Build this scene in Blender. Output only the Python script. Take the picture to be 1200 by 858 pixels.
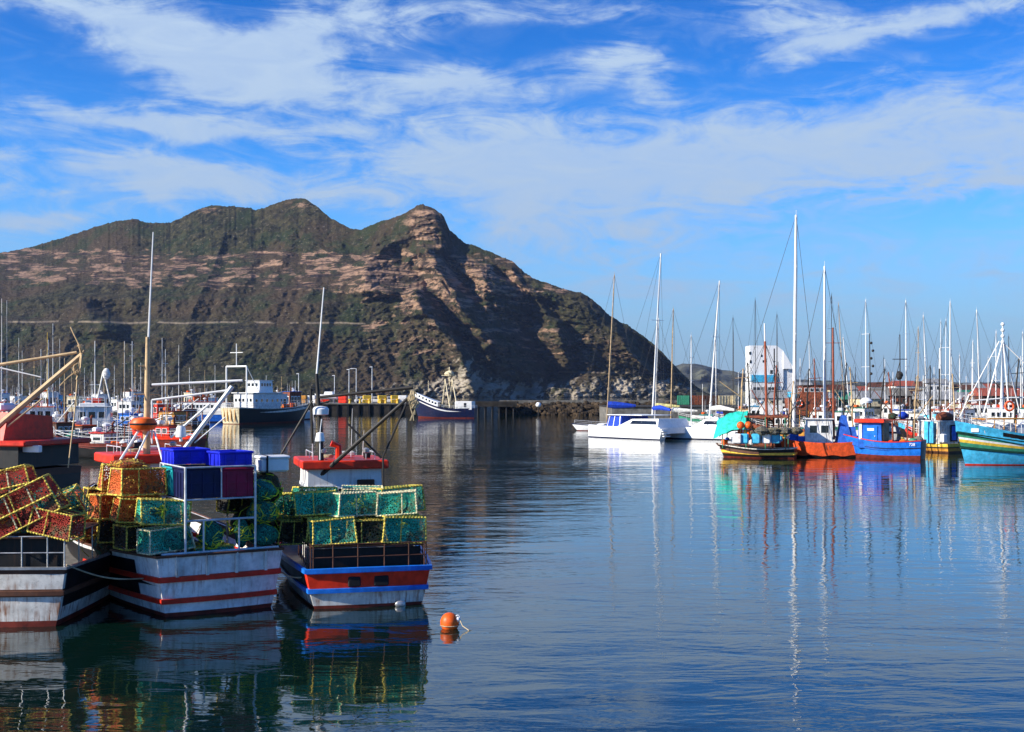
import bpy, math, random
import numpy as np
from mathutils import Vector, Matrix
R = math.radians
for o in list(bpy.data.objects): bpy.data.objects.remove(o)
sc = bpy.context.scene
col = sc.collection
# ------------------------------------------------------------ camera
FP, HOR, CH = 1400.0, 462.0, 6.0          # focal length in photo pixels, horizon row, eye height
cam = bpy.data.cameras.new('camera'); camo = bpy.data.objects.new('camera', cam); col.objects.link(camo)
camo.location = (0, 0, CH); camo.rotation_euler = (R(90), 0, 0)
cam.sensor_width = 36; cam.lens = 36*FP/1200; cam.shift_y = (HOR-429)/1200
cam.clip_start = 0.5; cam.clip_end = 40000
sc.camera = camo
# ------------------------------------------------------------ light and exposure
SUN_EL, SUN_AZ = R(27), R(-111)            # azimuth from +Y towards +X
sd = Vector((math.sin(SUN_AZ)*math.cos(SUN_EL), math.cos(SUN_AZ)*math.cos(SUN_EL), math.sin(SUN_EL)))
sun = bpy.data.lights.new('sun', 'SUN'); suno = bpy.data.objects.new('sun', sun); col.objects.link(suno)
sun.energy = 5.0; sun.angle = R(0.55); sun.color = (1.0, 0.93, 0.80)
suno.rotation_euler = (-sd).to_track_quat('-Z', 'Y').to_euler()
sc.view_settings.view_transform = 'Standard'; sc.view_settings.look = 'None'
sc.view_settings.exposure = 0.72; sc.view_settings.gamma = 1.0
w = bpy.data.worlds.new("World"); sc.world = w; w.use_nodes = True
nt = w.node_tree; nt.nodes.clear()
class G:
    """tiny node-graph helper"""
    def __init__(s, nt): s.nt = nt
    def n(s, t, **k):
        nd = s.nt.nodes.new(t)
        for a, b in k.items(): setattr(nd, a, b)
        return nd
    def L(s, a, b): s.nt.links.new(a, b)
    def put(s, sock, v):
        if isinstance(v, bpy.types.NodeSocket): s.L(v, sock)
        elif v is not None: sock.default_value = v
    def m(s, op, a, b=None, c=None, clamp=False):
        nd = s.n('ShaderNodeMath', operation=op, use_clamp=clamp)
        s.put(nd.inputs[0], a); s.put(nd.inputs[1], b); s.put(nd.inputs[2], c)
        return nd.outputs[0]
    def vm(s, op, a, b=None):
        nd = s.n('ShaderNodeVectorMath', operation=op); s.put(nd.inputs[0], a); s.put(nd.inputs[1], b)
        return nd.outputs[0]
    def noise(s, vec, scale, detail=4, rough=.5, dist=0.0, out=0):
        nd = s.n('ShaderNodeTexNoise'); s.put(nd.inputs['Vector'], vec)
        nd.inputs['Scale'].default_value = scale; nd.inputs['Detail'].default_value = detail
        nd.inputs['Roughness'].default_value = rough; nd.inputs['Distortion'].default_value = dist
        return nd.outputs[out]
    def ramp(s, fac, a, b, smooth=True):
        nd = s.n('ShaderNodeMapRange'); nd.interpolation_type = 'SMOOTHSTEP' if smooth else 'LINEAR'
        s.put(nd.inputs['Value'], fac); s.put(nd.inputs['From Min'], a); s.put(nd.inputs['From Max'], b)
        return nd.outputs['Result']
    def mix(s, fac, a, b, mode='MIX'):
        nd = s.n('ShaderNodeMix', data_type='RGBA', blend_type=mode); nd.clamp_factor = True
        s.put(nd.inputs['Factor'], fac)
        for q, v in (('A', a), ('B', b)):
            k = [i for i in nd.inputs if i.name == q and i.type == 'RGBA'][0]
            s.put(k, v if isinstance(v, bpy.types.NodeSocket) or v is None else (*v, 1) if len(v) == 3 else v)
        return [o for o in nd.outputs if o.type == 'RGBA'][0]
    def mapping(s, vec, scale=(1, 1, 1), rot=(0, 0, 0), loc=(0, 0, 0)):
        nd = s.n('ShaderNodeMapping'); s.L(vec, nd.inputs[0])
        nd.inputs['Location'].default_value = loc; nd.inputs['Rotation'].default_value = rot; nd.inputs['Scale'].default_value = scale
        return nd.outputs[0]
g = G(nt)
sky = g.n('ShaderNodeTexSky', sky_type='NISHITA', sun_disc=False)
sky.sun_elevation = SUN_EL; sky.sun_rotation = SUN_AZ
sky.air_density = 1.0; sky.dust_density = 0.25; sky.ozone_density = 4.5; sky.altitude = 0
hs = g.n('ShaderNodeHueSaturation'); hs.inputs['Saturation'].default_value = 1.22; hs.inputs['Value'].default_value = 1.0
g.L(sky.outputs[0], hs.inputs['Color'])
tint = g.mix(1.0, hs.outputs[0], (.60, 1.22, 1.74), 'MULTIPLY')
tc = g.n('ShaderNodeTexCoord'); sep = g.n('ShaderNodeSeparateXYZ'); g.L(tc.outputs['Generated'], sep.inputs[0])
az = g.m('ARCTAN2', sep.outputs[0], sep.outputs[1]); el = g.m('ARCSINE', sep.outputs[2])
# cirrus: wisps streaked on a high sheet, denser in a few banks of the sky
cv = g.n('ShaderNodeCombineXYZ'); g.L(az, cv.inputs[0]); g.L(el, cv.inputs[1])
wv = g.noise(cv.outputs[0], 9.0, 5, .6, out=1)
wv = g.vm('SUBTRACT', wv, (.5, .5, .5)); wsc = g.vm('MULTIPLY', wv, (.10, .05, 0))
pv = g.vm('ADD', cv.outputs[0], wsc); sp = g.n('ShaderNodeSeparateXYZ'); g.L(pv, sp.inputs[0])
BL = [(185,38,62,26,12,1.0),(60,4,70,7,0,.45),(310,70,70,34,-25,.75),(420,35,95,24,-12,.45),(535,105,60,16,6,.85),
 (400,112,90,20,8,.6),(165,140,85,12,4,.85),(300,152,50,8,0,.35),(405,151,34,8,0,.5),(50,252,70,9,-8,.6),(190,205,75,15,6,.7),(190,238,20,9,35,.5),
 (320,222,90,14,4,.6),(540,185,130,18,0,.6),(690,205,150,38,4,.50),(900,160,150,34,-4,.58),(1060,185,150,22,4,.42),(1140,150,90,24,8,.40),
 (710,72,55,16,-8,.65),(770,95,30,20,40,.45),(640,12,110,10,0,.35),(920,30,48,18,14,.65),(1060,32,120,10,-7,.75),(1150,222,60,8,-5,.35),
 (610,262,130,28,6,.5),(860,215,200,20,0,.35),(640,150,60,16,0,.25),(900,330,300,45,0,.34),(1500,120,180,60,0,.7),(1800,220,200,60,0,.6),(-300,150,200,60,5,.7),(-700,220,200,50,0,.6),(600,-150,300,60,8,.6),(100,-260,260,70,-10,.6),(1100,-320,300,80,0,.6)]
tot = None
for (bx, by, sx, sy, rt, am) in BL:
    u = math.atan((bx-600)/FP); v = math.atan((HOR-by)/FP*math.cos(u)); a, b = sx/FP, sy/FP; c, s_ = math.cos(R(rt)), -math.sin(R(rt))
    dx = g.m('SUBTRACT', sp.outputs[0], u); dy = g.m('SUBTRACT', sp.outputs[1], v)
    p = g.m('MULTIPLY_ADD', dx, c/a, g.m('MULTIPLY', dy, s_/a)); q = g.m('MULTIPLY_ADD', dx, -s_/b, g.m('MULTIPLY', dy, c/b))
    r2 = g.m('MULTIPLY_ADD', p, p, g.m('MULTIPLY', q, q))
    e = g.m('MULTIPLY', g.m('EXPONENT', g.m('MULTIPLY', r2, -.5)), am)
    tot = e if tot is None else g.m('ADD', tot, e)
st = g.mapping(cv.outputs[0], scale=(1, 3.4, 1), rot=(0, 0, R(-6)))
f1 = g.noise(st, 11, 9, .62, 1.4); st2 = g.mapping(cv.outputs[0], scale=(1, 2.0, 1), rot=(0, 0, R(14))); f2 = g.noise(st2, 46, 6, .65, .8)
f = g.m('ADD', g.m('MULTIPLY', g.m('SUBTRACT', f1, .5), 1.75), g.m('MULTIPLY', g.m('SUBTRACT', f2, .5), .55))
cov = g.m('ADD', tot, g.m('MULTIPLY', f, g.ramp(tot, 0.02, .45)))
al = g.m('MULTIPLY', g.ramp(cov, .06, .90), .88)
al = g.m('ADD', al, g.m('MULTIPLY', g.ramp(f1, .42, .75), .16), clamp=True)
ccol = g.mix(g.ramp(el, 0.0, .35), (3.0, 4.1, 5.7), (4.0, 5.2, 6.9))
hz = g.mix(g.ramp(el, .20, -.02), tint, (2.55, 3.55, 4.7)); hz = g.mix(g.ramp(el, .10, .36), hz, g.mix(1.0, hz, (.36, .62, .76), 'MULTIPLY')); cc = g.mix(al, hz, ccol)
bg = g.n('ShaderNodeBackground'); g.L(cc, bg.inputs[0]); bg.inputs[1].default_value = 0.077
ow = g.n('ShaderNodeOutputWorld'); g.L(bg.outputs[0], ow.inputs[0])
# ------------------------------------------------------------ helpers
def X(px, Y): return (px-600)/FP*Y
def Z(py, Y): return CH+(HOR-py)/FP*Y
def P(px, py, Y): return Vector((X(px, Y), Y, Z(py, Y)))
def D(py): return CH*FP/(py-HOR)           # distance of a waterline row
MATS = {}
def material(name, rgb, rough=.5, metal=0., var=.18, scale=3., rust=0., rustc=(.22, .075, .02), grime=.25, bump=0., spec=.3, emit=None):
    """weathered paint: tonal mottling, grime patches, rust streaks running down"""
    if name in MATS: return MATS[name]
    m = bpy.data.materials.new(name); m.use_nodes = True; nt = m.node_tree; nt.nodes.clear(); g = G(nt)
    bs = g.n('ShaderNodeBsdfPrincipled'); out = g.n('ShaderNodeOutputMaterial'); g.L(bs.outputs[0], out.inputs[0])
    tc = g.n('ShaderNodeTexCoord'); ob = tc.outputs['Object']
    n1 = g.noise(ob, scale, 5, .6)
    lo = tuple(max(0, c*(1-var*1.6)) for c in rgb); hi = tuple(min(1, c*(1+var)) for c in rgb)
    c = g.mix(g.ramp(n1, .3, .7), lo, hi)
    if grime:
        n2 = g.noise(ob, scale*2.7, 6, .7, .6)
        c = g.mix(g.m('MULTIPLY', g.ramp(n2, .52, .72), grime), c, tuple(k*.35+.02 for k in rgb))
    if rust:
        st = g.mapping(ob, scale=(5, 5, .45)); n3 = g.noise(st, 1.6, 5, .65, .3)
        n4 = g.noise(ob, 1.3, 3, .6)
        k = g.m('MULTIPLY', g.ramp(n3, .52-.08*rust, .66), g.ramp(n4, .38, .62))
        c = g.mix(g.m('MULTIPLY', k, min(1, rust)), c, rustc)
    g.L(c, bs.inputs['Base Color']); bs.inputs['Metallic'].default_value = metal
    rr = g.m('MULTIPLY_ADD', n1, .3, rough-.15, clamp=True); g.L(rr, bs.inputs['Roughness'])
    bs.inputs['Specular IOR Level'].default_value = spec
    if bump:
        bp = g.n('ShaderNodeBump'); bp.inputs['Strength'].default_value = .6; bp.inputs['Distance'].default_value = bump
        g.L(g.noise(ob, scale*5, 5, .6), bp.inputs['Height']); g.L(bp.outputs[0], bs.inputs['Normal'])
    MATS[name] = m; return m
class MB:
    def __init__(s): s.v = []; s.f = []; s.mi = []; s.cur = 0
    def add(s, vs, fs, mi=None):
        o = len(s.v); s.v += [tuple(v) for v in vs]; s.f += [tuple(o+i for i in f) for f in fs]; s.mi += [s.cur if mi is None else mi]*len(fs); return s
    def box(s, c, d, rz=0., rx=0., taper=1., mi=None, tx=None):
        hx, hy, hz = d[0]/2, d[1]/2, d[2]/2; M = Matrix.Rotation(rz, 3, 'Z') @ Matrix.Rotation(rx, 3, 'X'); c = Vector(c); vs = []
        for z, t in ((-hz, 1), (hz, taper)):
            t2 = t if tx is None or z < 0 else tx
            for x, y in ((-hx, -hy), (hx, -hy), (hx, hy), (-hx, hy)): vs.append(c+M @ Vector((x*t2, y*t, z)))
        return s.add(vs, [(3, 2, 1, 0), (4, 5, 6, 7), (0, 1, 5, 4), (1, 2, 6, 5), (2, 3, 7, 6), (3, 0, 4, 7)], mi)
    def rbox(s, c, d, r=.03, rz=0., mi=None):
        """box with all-round chamfers"""
        hx, hy, hz = d[0]/2, d[1]/2, d[2]/2; M = Matrix.Rotation(rz, 3, 'Z'); c = Vector(c); r = min(r, hx*.9, hy*.9, hz*.9)
        rings = []
        for z, i in ((-hz, r), (-hz+r, 0), (hz-r, 0), (hz, r)):
            a, b = hx-i, hy-i
            rings.append([(-a+r*.0+ (r if True else 0), -b), (a-r, -b), (a, -b+r), (a, b-r), (a-r, b), (-a+r, b), (-a, b-r), (-a, -b+r)])
        vs = [c+M @ Vector((x, y, z)) for (z, _), rg in zip(((-hz, r), (-hz+r, 0), (hz-r, 0), (hz, r)), rings) for x, y in rg]
        fs = [tuple(range(7, -1, -1)), tuple(range(24, 32))]
        for k in range(3):
            for i in range(8): j = (i+1) % 8; fs.append((k*8+i, k*8+j, k*8+8+j, k*8+8+i))
        return s.add(vs, fs, mi)
    def tube(s, pts, r, n=8, cap=True, mi=None, close=False):
        pts = [Vector(p) for p in pts]; N = len(pts); rs = r if isinstance(r, (list, tuple)) else [r]*N; vs = []; up = None
        for i, p in enumerate(pts):
            if close: t = pts[(i+1) % N]-pts[i-1]
            else: t = (pts[min(i+1, N-1)]-pts[max(i-1, 0)])
            t.normalize()
            if up is None:
                up = Vector((0, 0, 1)) if abs(t.z) < .9 else Vector((1, 0, 0))
            a = t.cross(up)
            if a.length < 1e-4: a = t.orthogonal()
            a.normalize(); b = a.cross(t); up = b
            for k in range(n): an = 2*math.pi*k/n; vs.append(p+(a*math.cos(an)+b*math.sin(an))*rs[i])
        fs = []
        for i in range(N if close else N-1):
            for k in range(n): k2 = (k+1) % n; j = (i+1) % N; fs.append((i*n+k, i*n+k2, j*n+k2, j*n+k))
        if cap and not close: fs.append(tuple(range(n-1, -1, -1))); fs.append(tuple(range((N-1)*n, N*n)))
        return s.add(vs, fs, mi)
    def bar(s, a, b, r, n=6, r2=None, mi=None): return s.tube([a, b], [r, r if r2 is None else r2], n, mi=mi)
    def ball(s, c, r, seed=None, amp=0., lat=8, lon=12, mi=None):
        c = Vector(c); r = r if isinstance(r, (tuple, list)) else (r, r, r); rnd = random.Random(seed); ph = [rnd.uniform(0, 6) for _ in range(6)]; vs = []
        for i in range(lat+1):
            th = math.pi*i/lat
            for k in range(lon):
                a = 2*math.pi*k/lon; d = Vector((math.sin(th)*math.cos(a), math.sin(th)*math.sin(a), math.cos(th)))
                q = 1+amp*(math.sin(4*d.x+ph[0]+3*d.z)+math.sin(5*d.y+ph[1])+math.sin(6*d.z+ph[2]+2*d.x)+.7*math.sin(11*d.x+ph[3])*math.sin(9*d.z+ph[4])+.7*math.sin(13*d.y+ph[5]))/3
                vs.append(c+Vector((d.x*r[0], d.y*r[1], d.z*r[2]))*q)
        fs = []
        for i in range(lat):
            for k in range(lon): k2 = (k+1) % lon; fs.append((i*lon+k, (i+1)*lon+k, (i+1)*lon+k2, i*lon+k2))
        return s.add(vs, fs, mi)
    def lathe(s, c, prof, n=12, mi=None):
        c = Vector(c); vs = []
        for r, z in prof:
            for k in range(n): a = 2*math.pi*k/n; vs.append(c+Vector((r*math.cos(a), r*math.sin(a), z)))
        fs = [(i*n+k, i*n+(k+1) % n, (i+1)*n+(k+1) % n, (i+1)*n+k) for i in range(len(prof)-1) for k in range(n)]
        fs += [tuple(range(n-1, -1, -1)), tuple(range((len(prof)-1)*n, len(prof)*n))]
        return s.add(vs, fs, mi)
    def torus(s, c, R1, r, axis='y', n=20, m=6, mi=None):
        c = Vector(c); pts = []
        for k in range(n):
            a = 2*math.pi*k/n; u, v = R1*math.cos(a), R1*math.sin(a)
            pts.append(c+(Vector((u, 0, v)) if axis == 'y' else Vector((0, u, v)) if axis == 'x' else Vector((u, v, 0))))
        return s.tube(pts, r, m, close=True, mi=mi)
    def prism(s, poly, y0, y1, mi=None, plane='xz'):
        """extrude a polygon (x,z) from y0 to y1"""
        n = len(poly); vs = [((p[0], y0, p[1]) if plane == 'xz' else (y0, p[0], p[1]) if plane == 'yz' else (p[0], p[1], y0)) for p in poly]
        vs += [((p[0], y1, p[1]) if plane == 'xz' else (y1, p[0], p[1]) if plane == 'yz' else (p[0], p[1], y1)) for p in poly]
        return s.add(vs, [tuple(range(n)), tuple(range(2*n-1, n-1, -1))]+[(i, (i+1) % n, n+(i+1) % n, n+i) for i in range(n)], mi)
    def build(s, name, mats, parent=None, smooth=False, **tags):
        me = bpy.data.meshes.new(name); me.from_pydata(s.v, [], s.f)
        for m in (mats if isinstance(mats, (list, tuple)) else [mats]): me.materials.append(m)
        me.polygons.foreach_set('material_index', s.mi)
        if smooth: me.polygons.foreach_set('use_smooth', [True]*len(s.f))
        me.update(); o = bpy.data.objects.new(name, me); col.objects.link(o)
        if smooth == 'auto':
            try: me.set_sharp_from_angle(angle=R(40))
            except Exception: pass
        if parent is not None: o.parent = parent
        return tag(o, **tags)
def tag(o, label=None, cat=None, group=None, kind=None):
    for k, v in (('label', label), ('category', cat), ('group', group), ('kind', kind)):
        if v: o[k] = v
    return o
def thing(name, loc, rz=0., label=None, cat=None, group=None):
    o = bpy.data.objects.new(name, None); col.objects.link(o); o.location = loc; o.rotation_euler = (0, 0, rz)
    o.empty_display_size = .3; return tag(o, label, cat, group)
KIDS = {}
def kids(o): return [c for c in bpy.data.objects if c.parent == o]
def dup(o, loc=None, rz=0., label=None, group=None, parent=None, scale=None, rot=None):
    c = o.copy(); col.objects.link(c); c.parent = parent
    if loc is not None: c.location = loc; c.rotation_euler = rot if rot is not None else (0, 0, rz)
    if scale: c.scale = scale if isinstance(scale, tuple) else (scale,)*3
    if label: c['label'] = label
    if group: c['group'] = group
    if o.name not in KIDS: KIDS[o.name] = kids(o)
    for ch in KIDS[o.name]: dup(ch, parent=c)
    return c
# ------------------------------------------------------------ materials
# ------------------------------------------------------------ numpy noise
def vnoise(x, y, seed=0):
    xi = np.floor(x).astype(np.int64); yi = np.floor(y).astype(np.int64); xf = x-xi; yf = y-yi
    def h(a, b):
        n = (a*374761393+b*668265263+seed*1442695041) & 0xffffffff; n = ((n ^ (n >> 13))*1274126177) & 0xffffffff
        return ((n ^ (n >> 16)) & 0xffff)/65535.0
    u = xf*xf*(3-2*xf); v = yf*yf*(3-2*yf)
    return (h(xi, yi)*(1-u)+h(xi+1, yi)*u)*(1-v)+(h(xi, yi+1)*(1-u)+h(xi+1, yi+1)*u)*v
def fbm(x, y, oct=5, seed=0, gain=.5):
    a, t, s = 1., 0., 0.
    for o in range(oct): t = t+a*(vnoise(x, y, seed+o*17)-.5); s += a; x = x*2.03+11.3; y = y*2.03+5.7; a *= gain
    return t/s*2
def inpoly(px, py, poly):
    r = np.zeros(px.shape, bool); n = len(poly)
    for i in range(n):
        (x1, y1), (x2, y2) = poly[i], poly[(i+1) % n]
        c = ((y1 > py) != (y2 > py)); xx = (x2-x1)*(py-y1)/((y2-y1) if y2 != y1 else 1e-9)+x1
        r ^= c & (px < xx)
    return r
def blur(a, k, ax):
    if k < 1: return a
    ker = np.hanning(2*k+3)[1:-1]; ker /= ker.sum()
    return np.apply_along_axis(lambda v: np.convolve(np.pad(v, k, mode='edge'), ker, mode='valid'), ax, a)
# ------------------------------------------------------------ mountain (terrain)
RIDGE = [(-900,458),(-800,430),(-620,352),(-500,330),(-300,318),(-120,303),(0,296),(20,294),(40,289),(80,277),(110,267),(135,260),(155,257),(175,262),(200,261),(220,252),(235,245),(250,241),(270,242),(292,244),(300,247),(320,240),(335,235),(345,232),(358,233),(372,243),(390,258),(410,268),(422,270),(440,262),(460,256),(478,248),(488,242),(495,240),(508,244),(520,254),(527,270),(545,286),(560,290),(580,298),(600,307),(615,320),(625,327),(650,335),(685,345),(700,356),(712,368),(735,382),(755,394),(775,412),(790,428),(805,443),(815,452),(825,459),(838,465.2)]
DARK = [[(428,308),(444,294),(458,288),(472,304),(478,340),(466,346),(430,338)],
 [(468,316),(480,300),(490,318),(500,340),(516,356),(534,378),(545,396),(572,425),(588,445),(600,462),(612,466),(560,466),(548,438),(538,410),(520,385),(496,366),(487,345),(476,335)],
 [(503,292),(520,296),(530,306),(545,330),(560,345),(567,368),(584,398),(574,404),(556,380),(541,365),(534,346),(520,330),(508,312)],
 [(571,306),(588,320),(602,332),(627,350),(621,370),(624,398),(640,420),(659,439),(640,444),(618,450),(612,466),(596,466),(585,440),(570,410),(578,396),(570,372),(565,345)],
 [(654,374),(664,380),(674,398),(677,438),(664,432),(658,398)],
 [(722,375),(738,384),(760,408),(778,440),(758,436),(740,414),(728,396)],
 [(512,250),(523,252),(530,274),(524,280),(516,264)],
 [(600,312),(618,326),(612,336),(604,326)],
 [(101,353),(128,364),(155,384),(146,398),(126,384),(106,370)],
 [(566,345),(600,335),(624,352),(622,396),(655,440),(604,462),(588,430),(600,405),(588,385)],
 [(630,340),(640,352),(652,372),(648,376),(636,362)]]
NX, NZ = 1380, 300
px1 = np.linspace(-900, 838, NX); ry = np.interp(px1, [p[0] for p in RIDGE], [p[1] for p in RIDGE])
ry = ry + fbm(px1/7, px1*0+3.3, 4, 5)*1.6*np.clip((830-px1)/60, 0, 1)-np.abs(fbm(px1/3.1, px1*0+9.3, 4, 15, .7))*2.6*np.clip((830-px1)/60, 0, 1)
base_py = np.interp(px1, [-900, 480, 560, 838], [466.3, 466.3, 466.2, 465.9]); Yb = CH*FP/(base_py-HOR)
s = np.linspace(0, 1, NZ)[:, None]; PX = np.repeat(px1[None], NZ, 0); PY = base_py[None]*(1-s)+ry[None]*s; S = np.repeat(s, NX, 1)
H = base_py-ry
run = np.interp(px1, [-420, 100, 350, 500, 620, 760, 838], [1200, 1100, 900, 560, 400, 260, 30])
# strata: terraces and cliff bands (their altitude follows the beds)
alt = (PY-(0.02*PX))/1.0 + fbm(PX/40, PY/30, 3, 9)*5
prof = S*.85+.15*S**2
terr = 0*S
for yc, wd, am in ((296, 5, .05), (312, 5, .06), (326, 5, .05), (343, 4, .03), (374, 4, .035), (437, 5, .03)):
    terr += am*(1+np.tanh(-(alt-yc)/wd))
DD = Yb[None]+run[None]*(prof*.62+terr*.72)
dk = np.zeros(PX.shape)
wx = PX+fbm(PX/9, PY/9, 4, 41)*6; wy = PY+fbm(PX/9, PY/9, 4, 77)*6
for p in DARK: dk = np.maximum(dk, inpoly(wx, wy, p).astype(float))
dk = blur(blur(dk, 2, 1), 2, 0)
mpp = DD/FP*(px1[1]-px1[0])
reg = 1/(1+np.exp(-(PX-425)/6.)); slope = (dk*5.0-(1-dk)*np.where((PX>460)&(PX<690), 2.0, .7)*reg)*mpp
acc = np.cumsum(slope, 1); acc = acc-blur(acc, 66, 1)
acc = blur(acc, 3, 0)*np.clip((1-S)*4, 0, 1)*np.clip(.35+S*3, 0, 1)
acc *= np.clip((836-PX)/60, 0, 1)
DD = DD+acc
# gullies and spurs on the left slope, then smaller relief everywhere
gl = fbm((PX+.35*(PY-300))/46, PY/260, 4, 21); DD += (np.abs(gl)-.25)*50*np.clip((1-S)*3, 0, 1)*np.clip(S*4, 0, 1)*(1-.75*reg)
rg = 1-2*np.abs(fbm((PX-.5*(PY-300))/13, PY/40, 4, 31)); DD += -rg*(4+6*reg)*np.clip((1-S)*6, 0, 1)
DD += fbm(PX/5, PY/3.2, 4, 51, .6)*(9+7*reg+14*np.exp(-(((PX-498)/24)**2+((PY-256)/14)**2)))*np.clip((1-S)*8, .15, 1)*np.clip((838-PX)/60, .1, 1)
rockn = fbm(PX/14, PY/4.5, 5, 61, .6); band = sum(np.exp(-((alt-yc)/wd)**2)*am for yc, wd, am in ((308, 15, .9), (328, 8, .7), (292, 5, .5), (345, 5, .35), (372, 4, .2), (268, 6, .3), (250, 5, .3)))
rock = band*(.55+1.1*rockn)-.12
rock = rock+reg*(.34+.5*rockn)*np.clip((450-PY)/30, 0, 1)*np.clip((PY-ry[None]-6-18*(.5+rockn))/12, 0, 1)
rock = rock+.9*np.exp(-(((PX-498)/22)**2+((PY-256)/13)**2))+.5*np.exp(-(((PX-352)/26)**2+((PY-240)/7)**2))+.5*np.exp(-(((PX-245)/26)**2+((PY-246)/5)**2))
rock = rock-.9*np.exp(-(((PX-690)/60)**2+((PY-362)/16)**2))
rock = rock+.8*inpoly(PX, PY, [(355, 290), (440, 296), (432, 330), (350, 318)])*(.3+rockn)
def spot(x, y, a, b, am): return am*np.exp(-(((PX-x)/a)**2+((PY-y)/b)**2))
pale = spot(540, 438, 26, 24, 1.0)+spot(490, 455, 60, 12, .5)+spot(610, 458, 50, 14, .7)+spot(740, 452, 80, 13, .8)+spot(640, 463, 200, 3, .3)
pale = np.clip(pale*(.75+1.5*fbm(PX/6+PY/9, PY/14, 5, 71, .6)), 0, 1)
road = np.exp(-((PY-(378+.004*(PX-200))-fbm(PX/30, PX*0, 3, 81)*1.5)/.9)**2)*(fbm(PX/22, PY/60, 3, 91) > -.12)*(PX < 440)*1.0
road = np.maximum(road, .8*np.exp(-((PY-436.5-.015*(PX-700))/1.0)**2)*(PX > 655)*(PX < 800))
wy_ = Z(PY, DD)
vx = (X(PX, DD)).ravel(); vy = DD.ravel(); vz = wy_.ravel()
vz = np.where(PY.ravel() >= base_py[0]+9, -4, vz)
# far side behind the ridge, falling away
back = [np.stack([X(px1, DD[-1]+k*260), DD[-1]+k*260, np.maximum(wy_[-1]-k*k*45-k*30, -5)], 1) for k in range(1, 6)]
front = np.stack([X(px1, DD[0]-30), DD[0]-30, np.full(NX, -8.)], 1)
co = np.concatenate([front, np.stack([vx, vy, vz], 1)]+back); nr = NZ+6
ii = (np.arange(nr-1)[:, None]*NX+np.arange(NX-1)[None]); fc = np.stack([ii, ii+1, ii+NX+1, ii+NX], -1).reshape(-1, 4)
me = bpy.data.meshes.new('mountain'); me.from_pydata(co.tolist(), [], fc.tolist())
at = me.color_attributes.new('cover', 'FLOAT_COLOR', 'POINT')
ca = np.zeros((nr*NX, 4)); z0 = np.zeros(NX)
def pad(a): return np.concatenate([a[0], a.ravel()]+[a[-1]]*5)
ca[:, 0] = pad(np.clip(rock, 0, 1)); ca[:, 1] = pad(pale); ca[:, 2] = pad(road); ca[:, 3] = 1
at.data.foreach_set('color', ca.ravel()); me.polygons.foreach_set('use_smooth', [True]*len(fc))
mo = bpy.data.objects.new('mountain', me); col.objects.link(mo); tag(mo, kind='structure')
m = bpy.data.materials.new('mountainside'); m.use_nodes = True; m.node_tree.nodes.clear(); g = G(m.node_tree)
bs = g.n('ShaderNodeBsdfPrincipled'); out = g.n('ShaderNodeOutputMaterial'); g.L(bs.outputs[0], out.inputs[0])
tc = g.n('ShaderNodeTexCoord'); ob = tc.outputs['Object']; vc = g.n('ShaderNodeVertexColor', layer_name='cover'); sp = g.n('ShaderNodeSeparateColor'); g.L(vc.outputs[0], sp.inputs[0])
n1 = g.noise(ob, .011, 8, .65); n2 = g.noise(ob, .05, 6, .7); n3 = g.noise(ob, .0035, 4, .5)
nv = g.noise(ob, .16, 3, .6)
scrub = g.mix(g.ramp(n2, .38, .62), (.010, .011, .006), (.060, .054, .023)); scrub = g.mix(g.ramp(n3, .42, .62), scrub, (.058, .040, .022)); scrub = g.mix(g.m('MULTIPLY', g.ramp(n1, .5, .62), .7), scrub, (.022, .036, .012))
scrub = g.mix(g.m('MULTIPLY', g.ramp(nv, .60, .70), .55), scrub, (.24, .20, .15))
sb = g.mapping(ob, scale=(.12, .12, 1.0)); n4 = g.noise(sb, .12, 6, .7, .4)
rk = g.mix(g.ramp(n4, .42, .58), (.035, .024, .018), (.36, .225, .145)); rk = g.mix(g.m('MULTIPLY', g.ramp(n2, .52, .66), .75), rk, (.030, .034, .020))
fac = g.ramp(g.m('ADD', sp.outputs[0], g.m('MULTIPLY', g.m('SUBTRACT', n2, .5), 1.2)), .22, .5)
c = g.mix(fac, scrub, rk)
pl = g.mix(g.ramp(n1, .4, .62), (.42, .36, .28), (.20, .17, .12)); fp = g.ramp(g.m('ADD', sp.outputs[1], g.m('MULTIPLY', g.m('SUBTRACT', n2, .5), 1.3)), .3, .62)
c = g.mix(fp, c, pl); c = g.mix(g.m('MULTIPLY', sp.outputs[2], .75), c, (.34, .27, .19))
g.L(c, bs.inputs['Base Color']); bs.inputs['Roughness'].default_value = .95; bs.inputs['Specular IOR Level'].default_value = .1
bp = g.n('ShaderNodeBump'); bp.inputs['Strength'].default_value = 1; bp.inputs['Distance'].default_value = 9
g.L(g.m('ADD', n2, g.m('MULTIPLY', n4, .8)), bp.inputs['Height']); g.L(bp.outputs[0], bs.inputs['Normal'])
me.materials.append(m)
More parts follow.
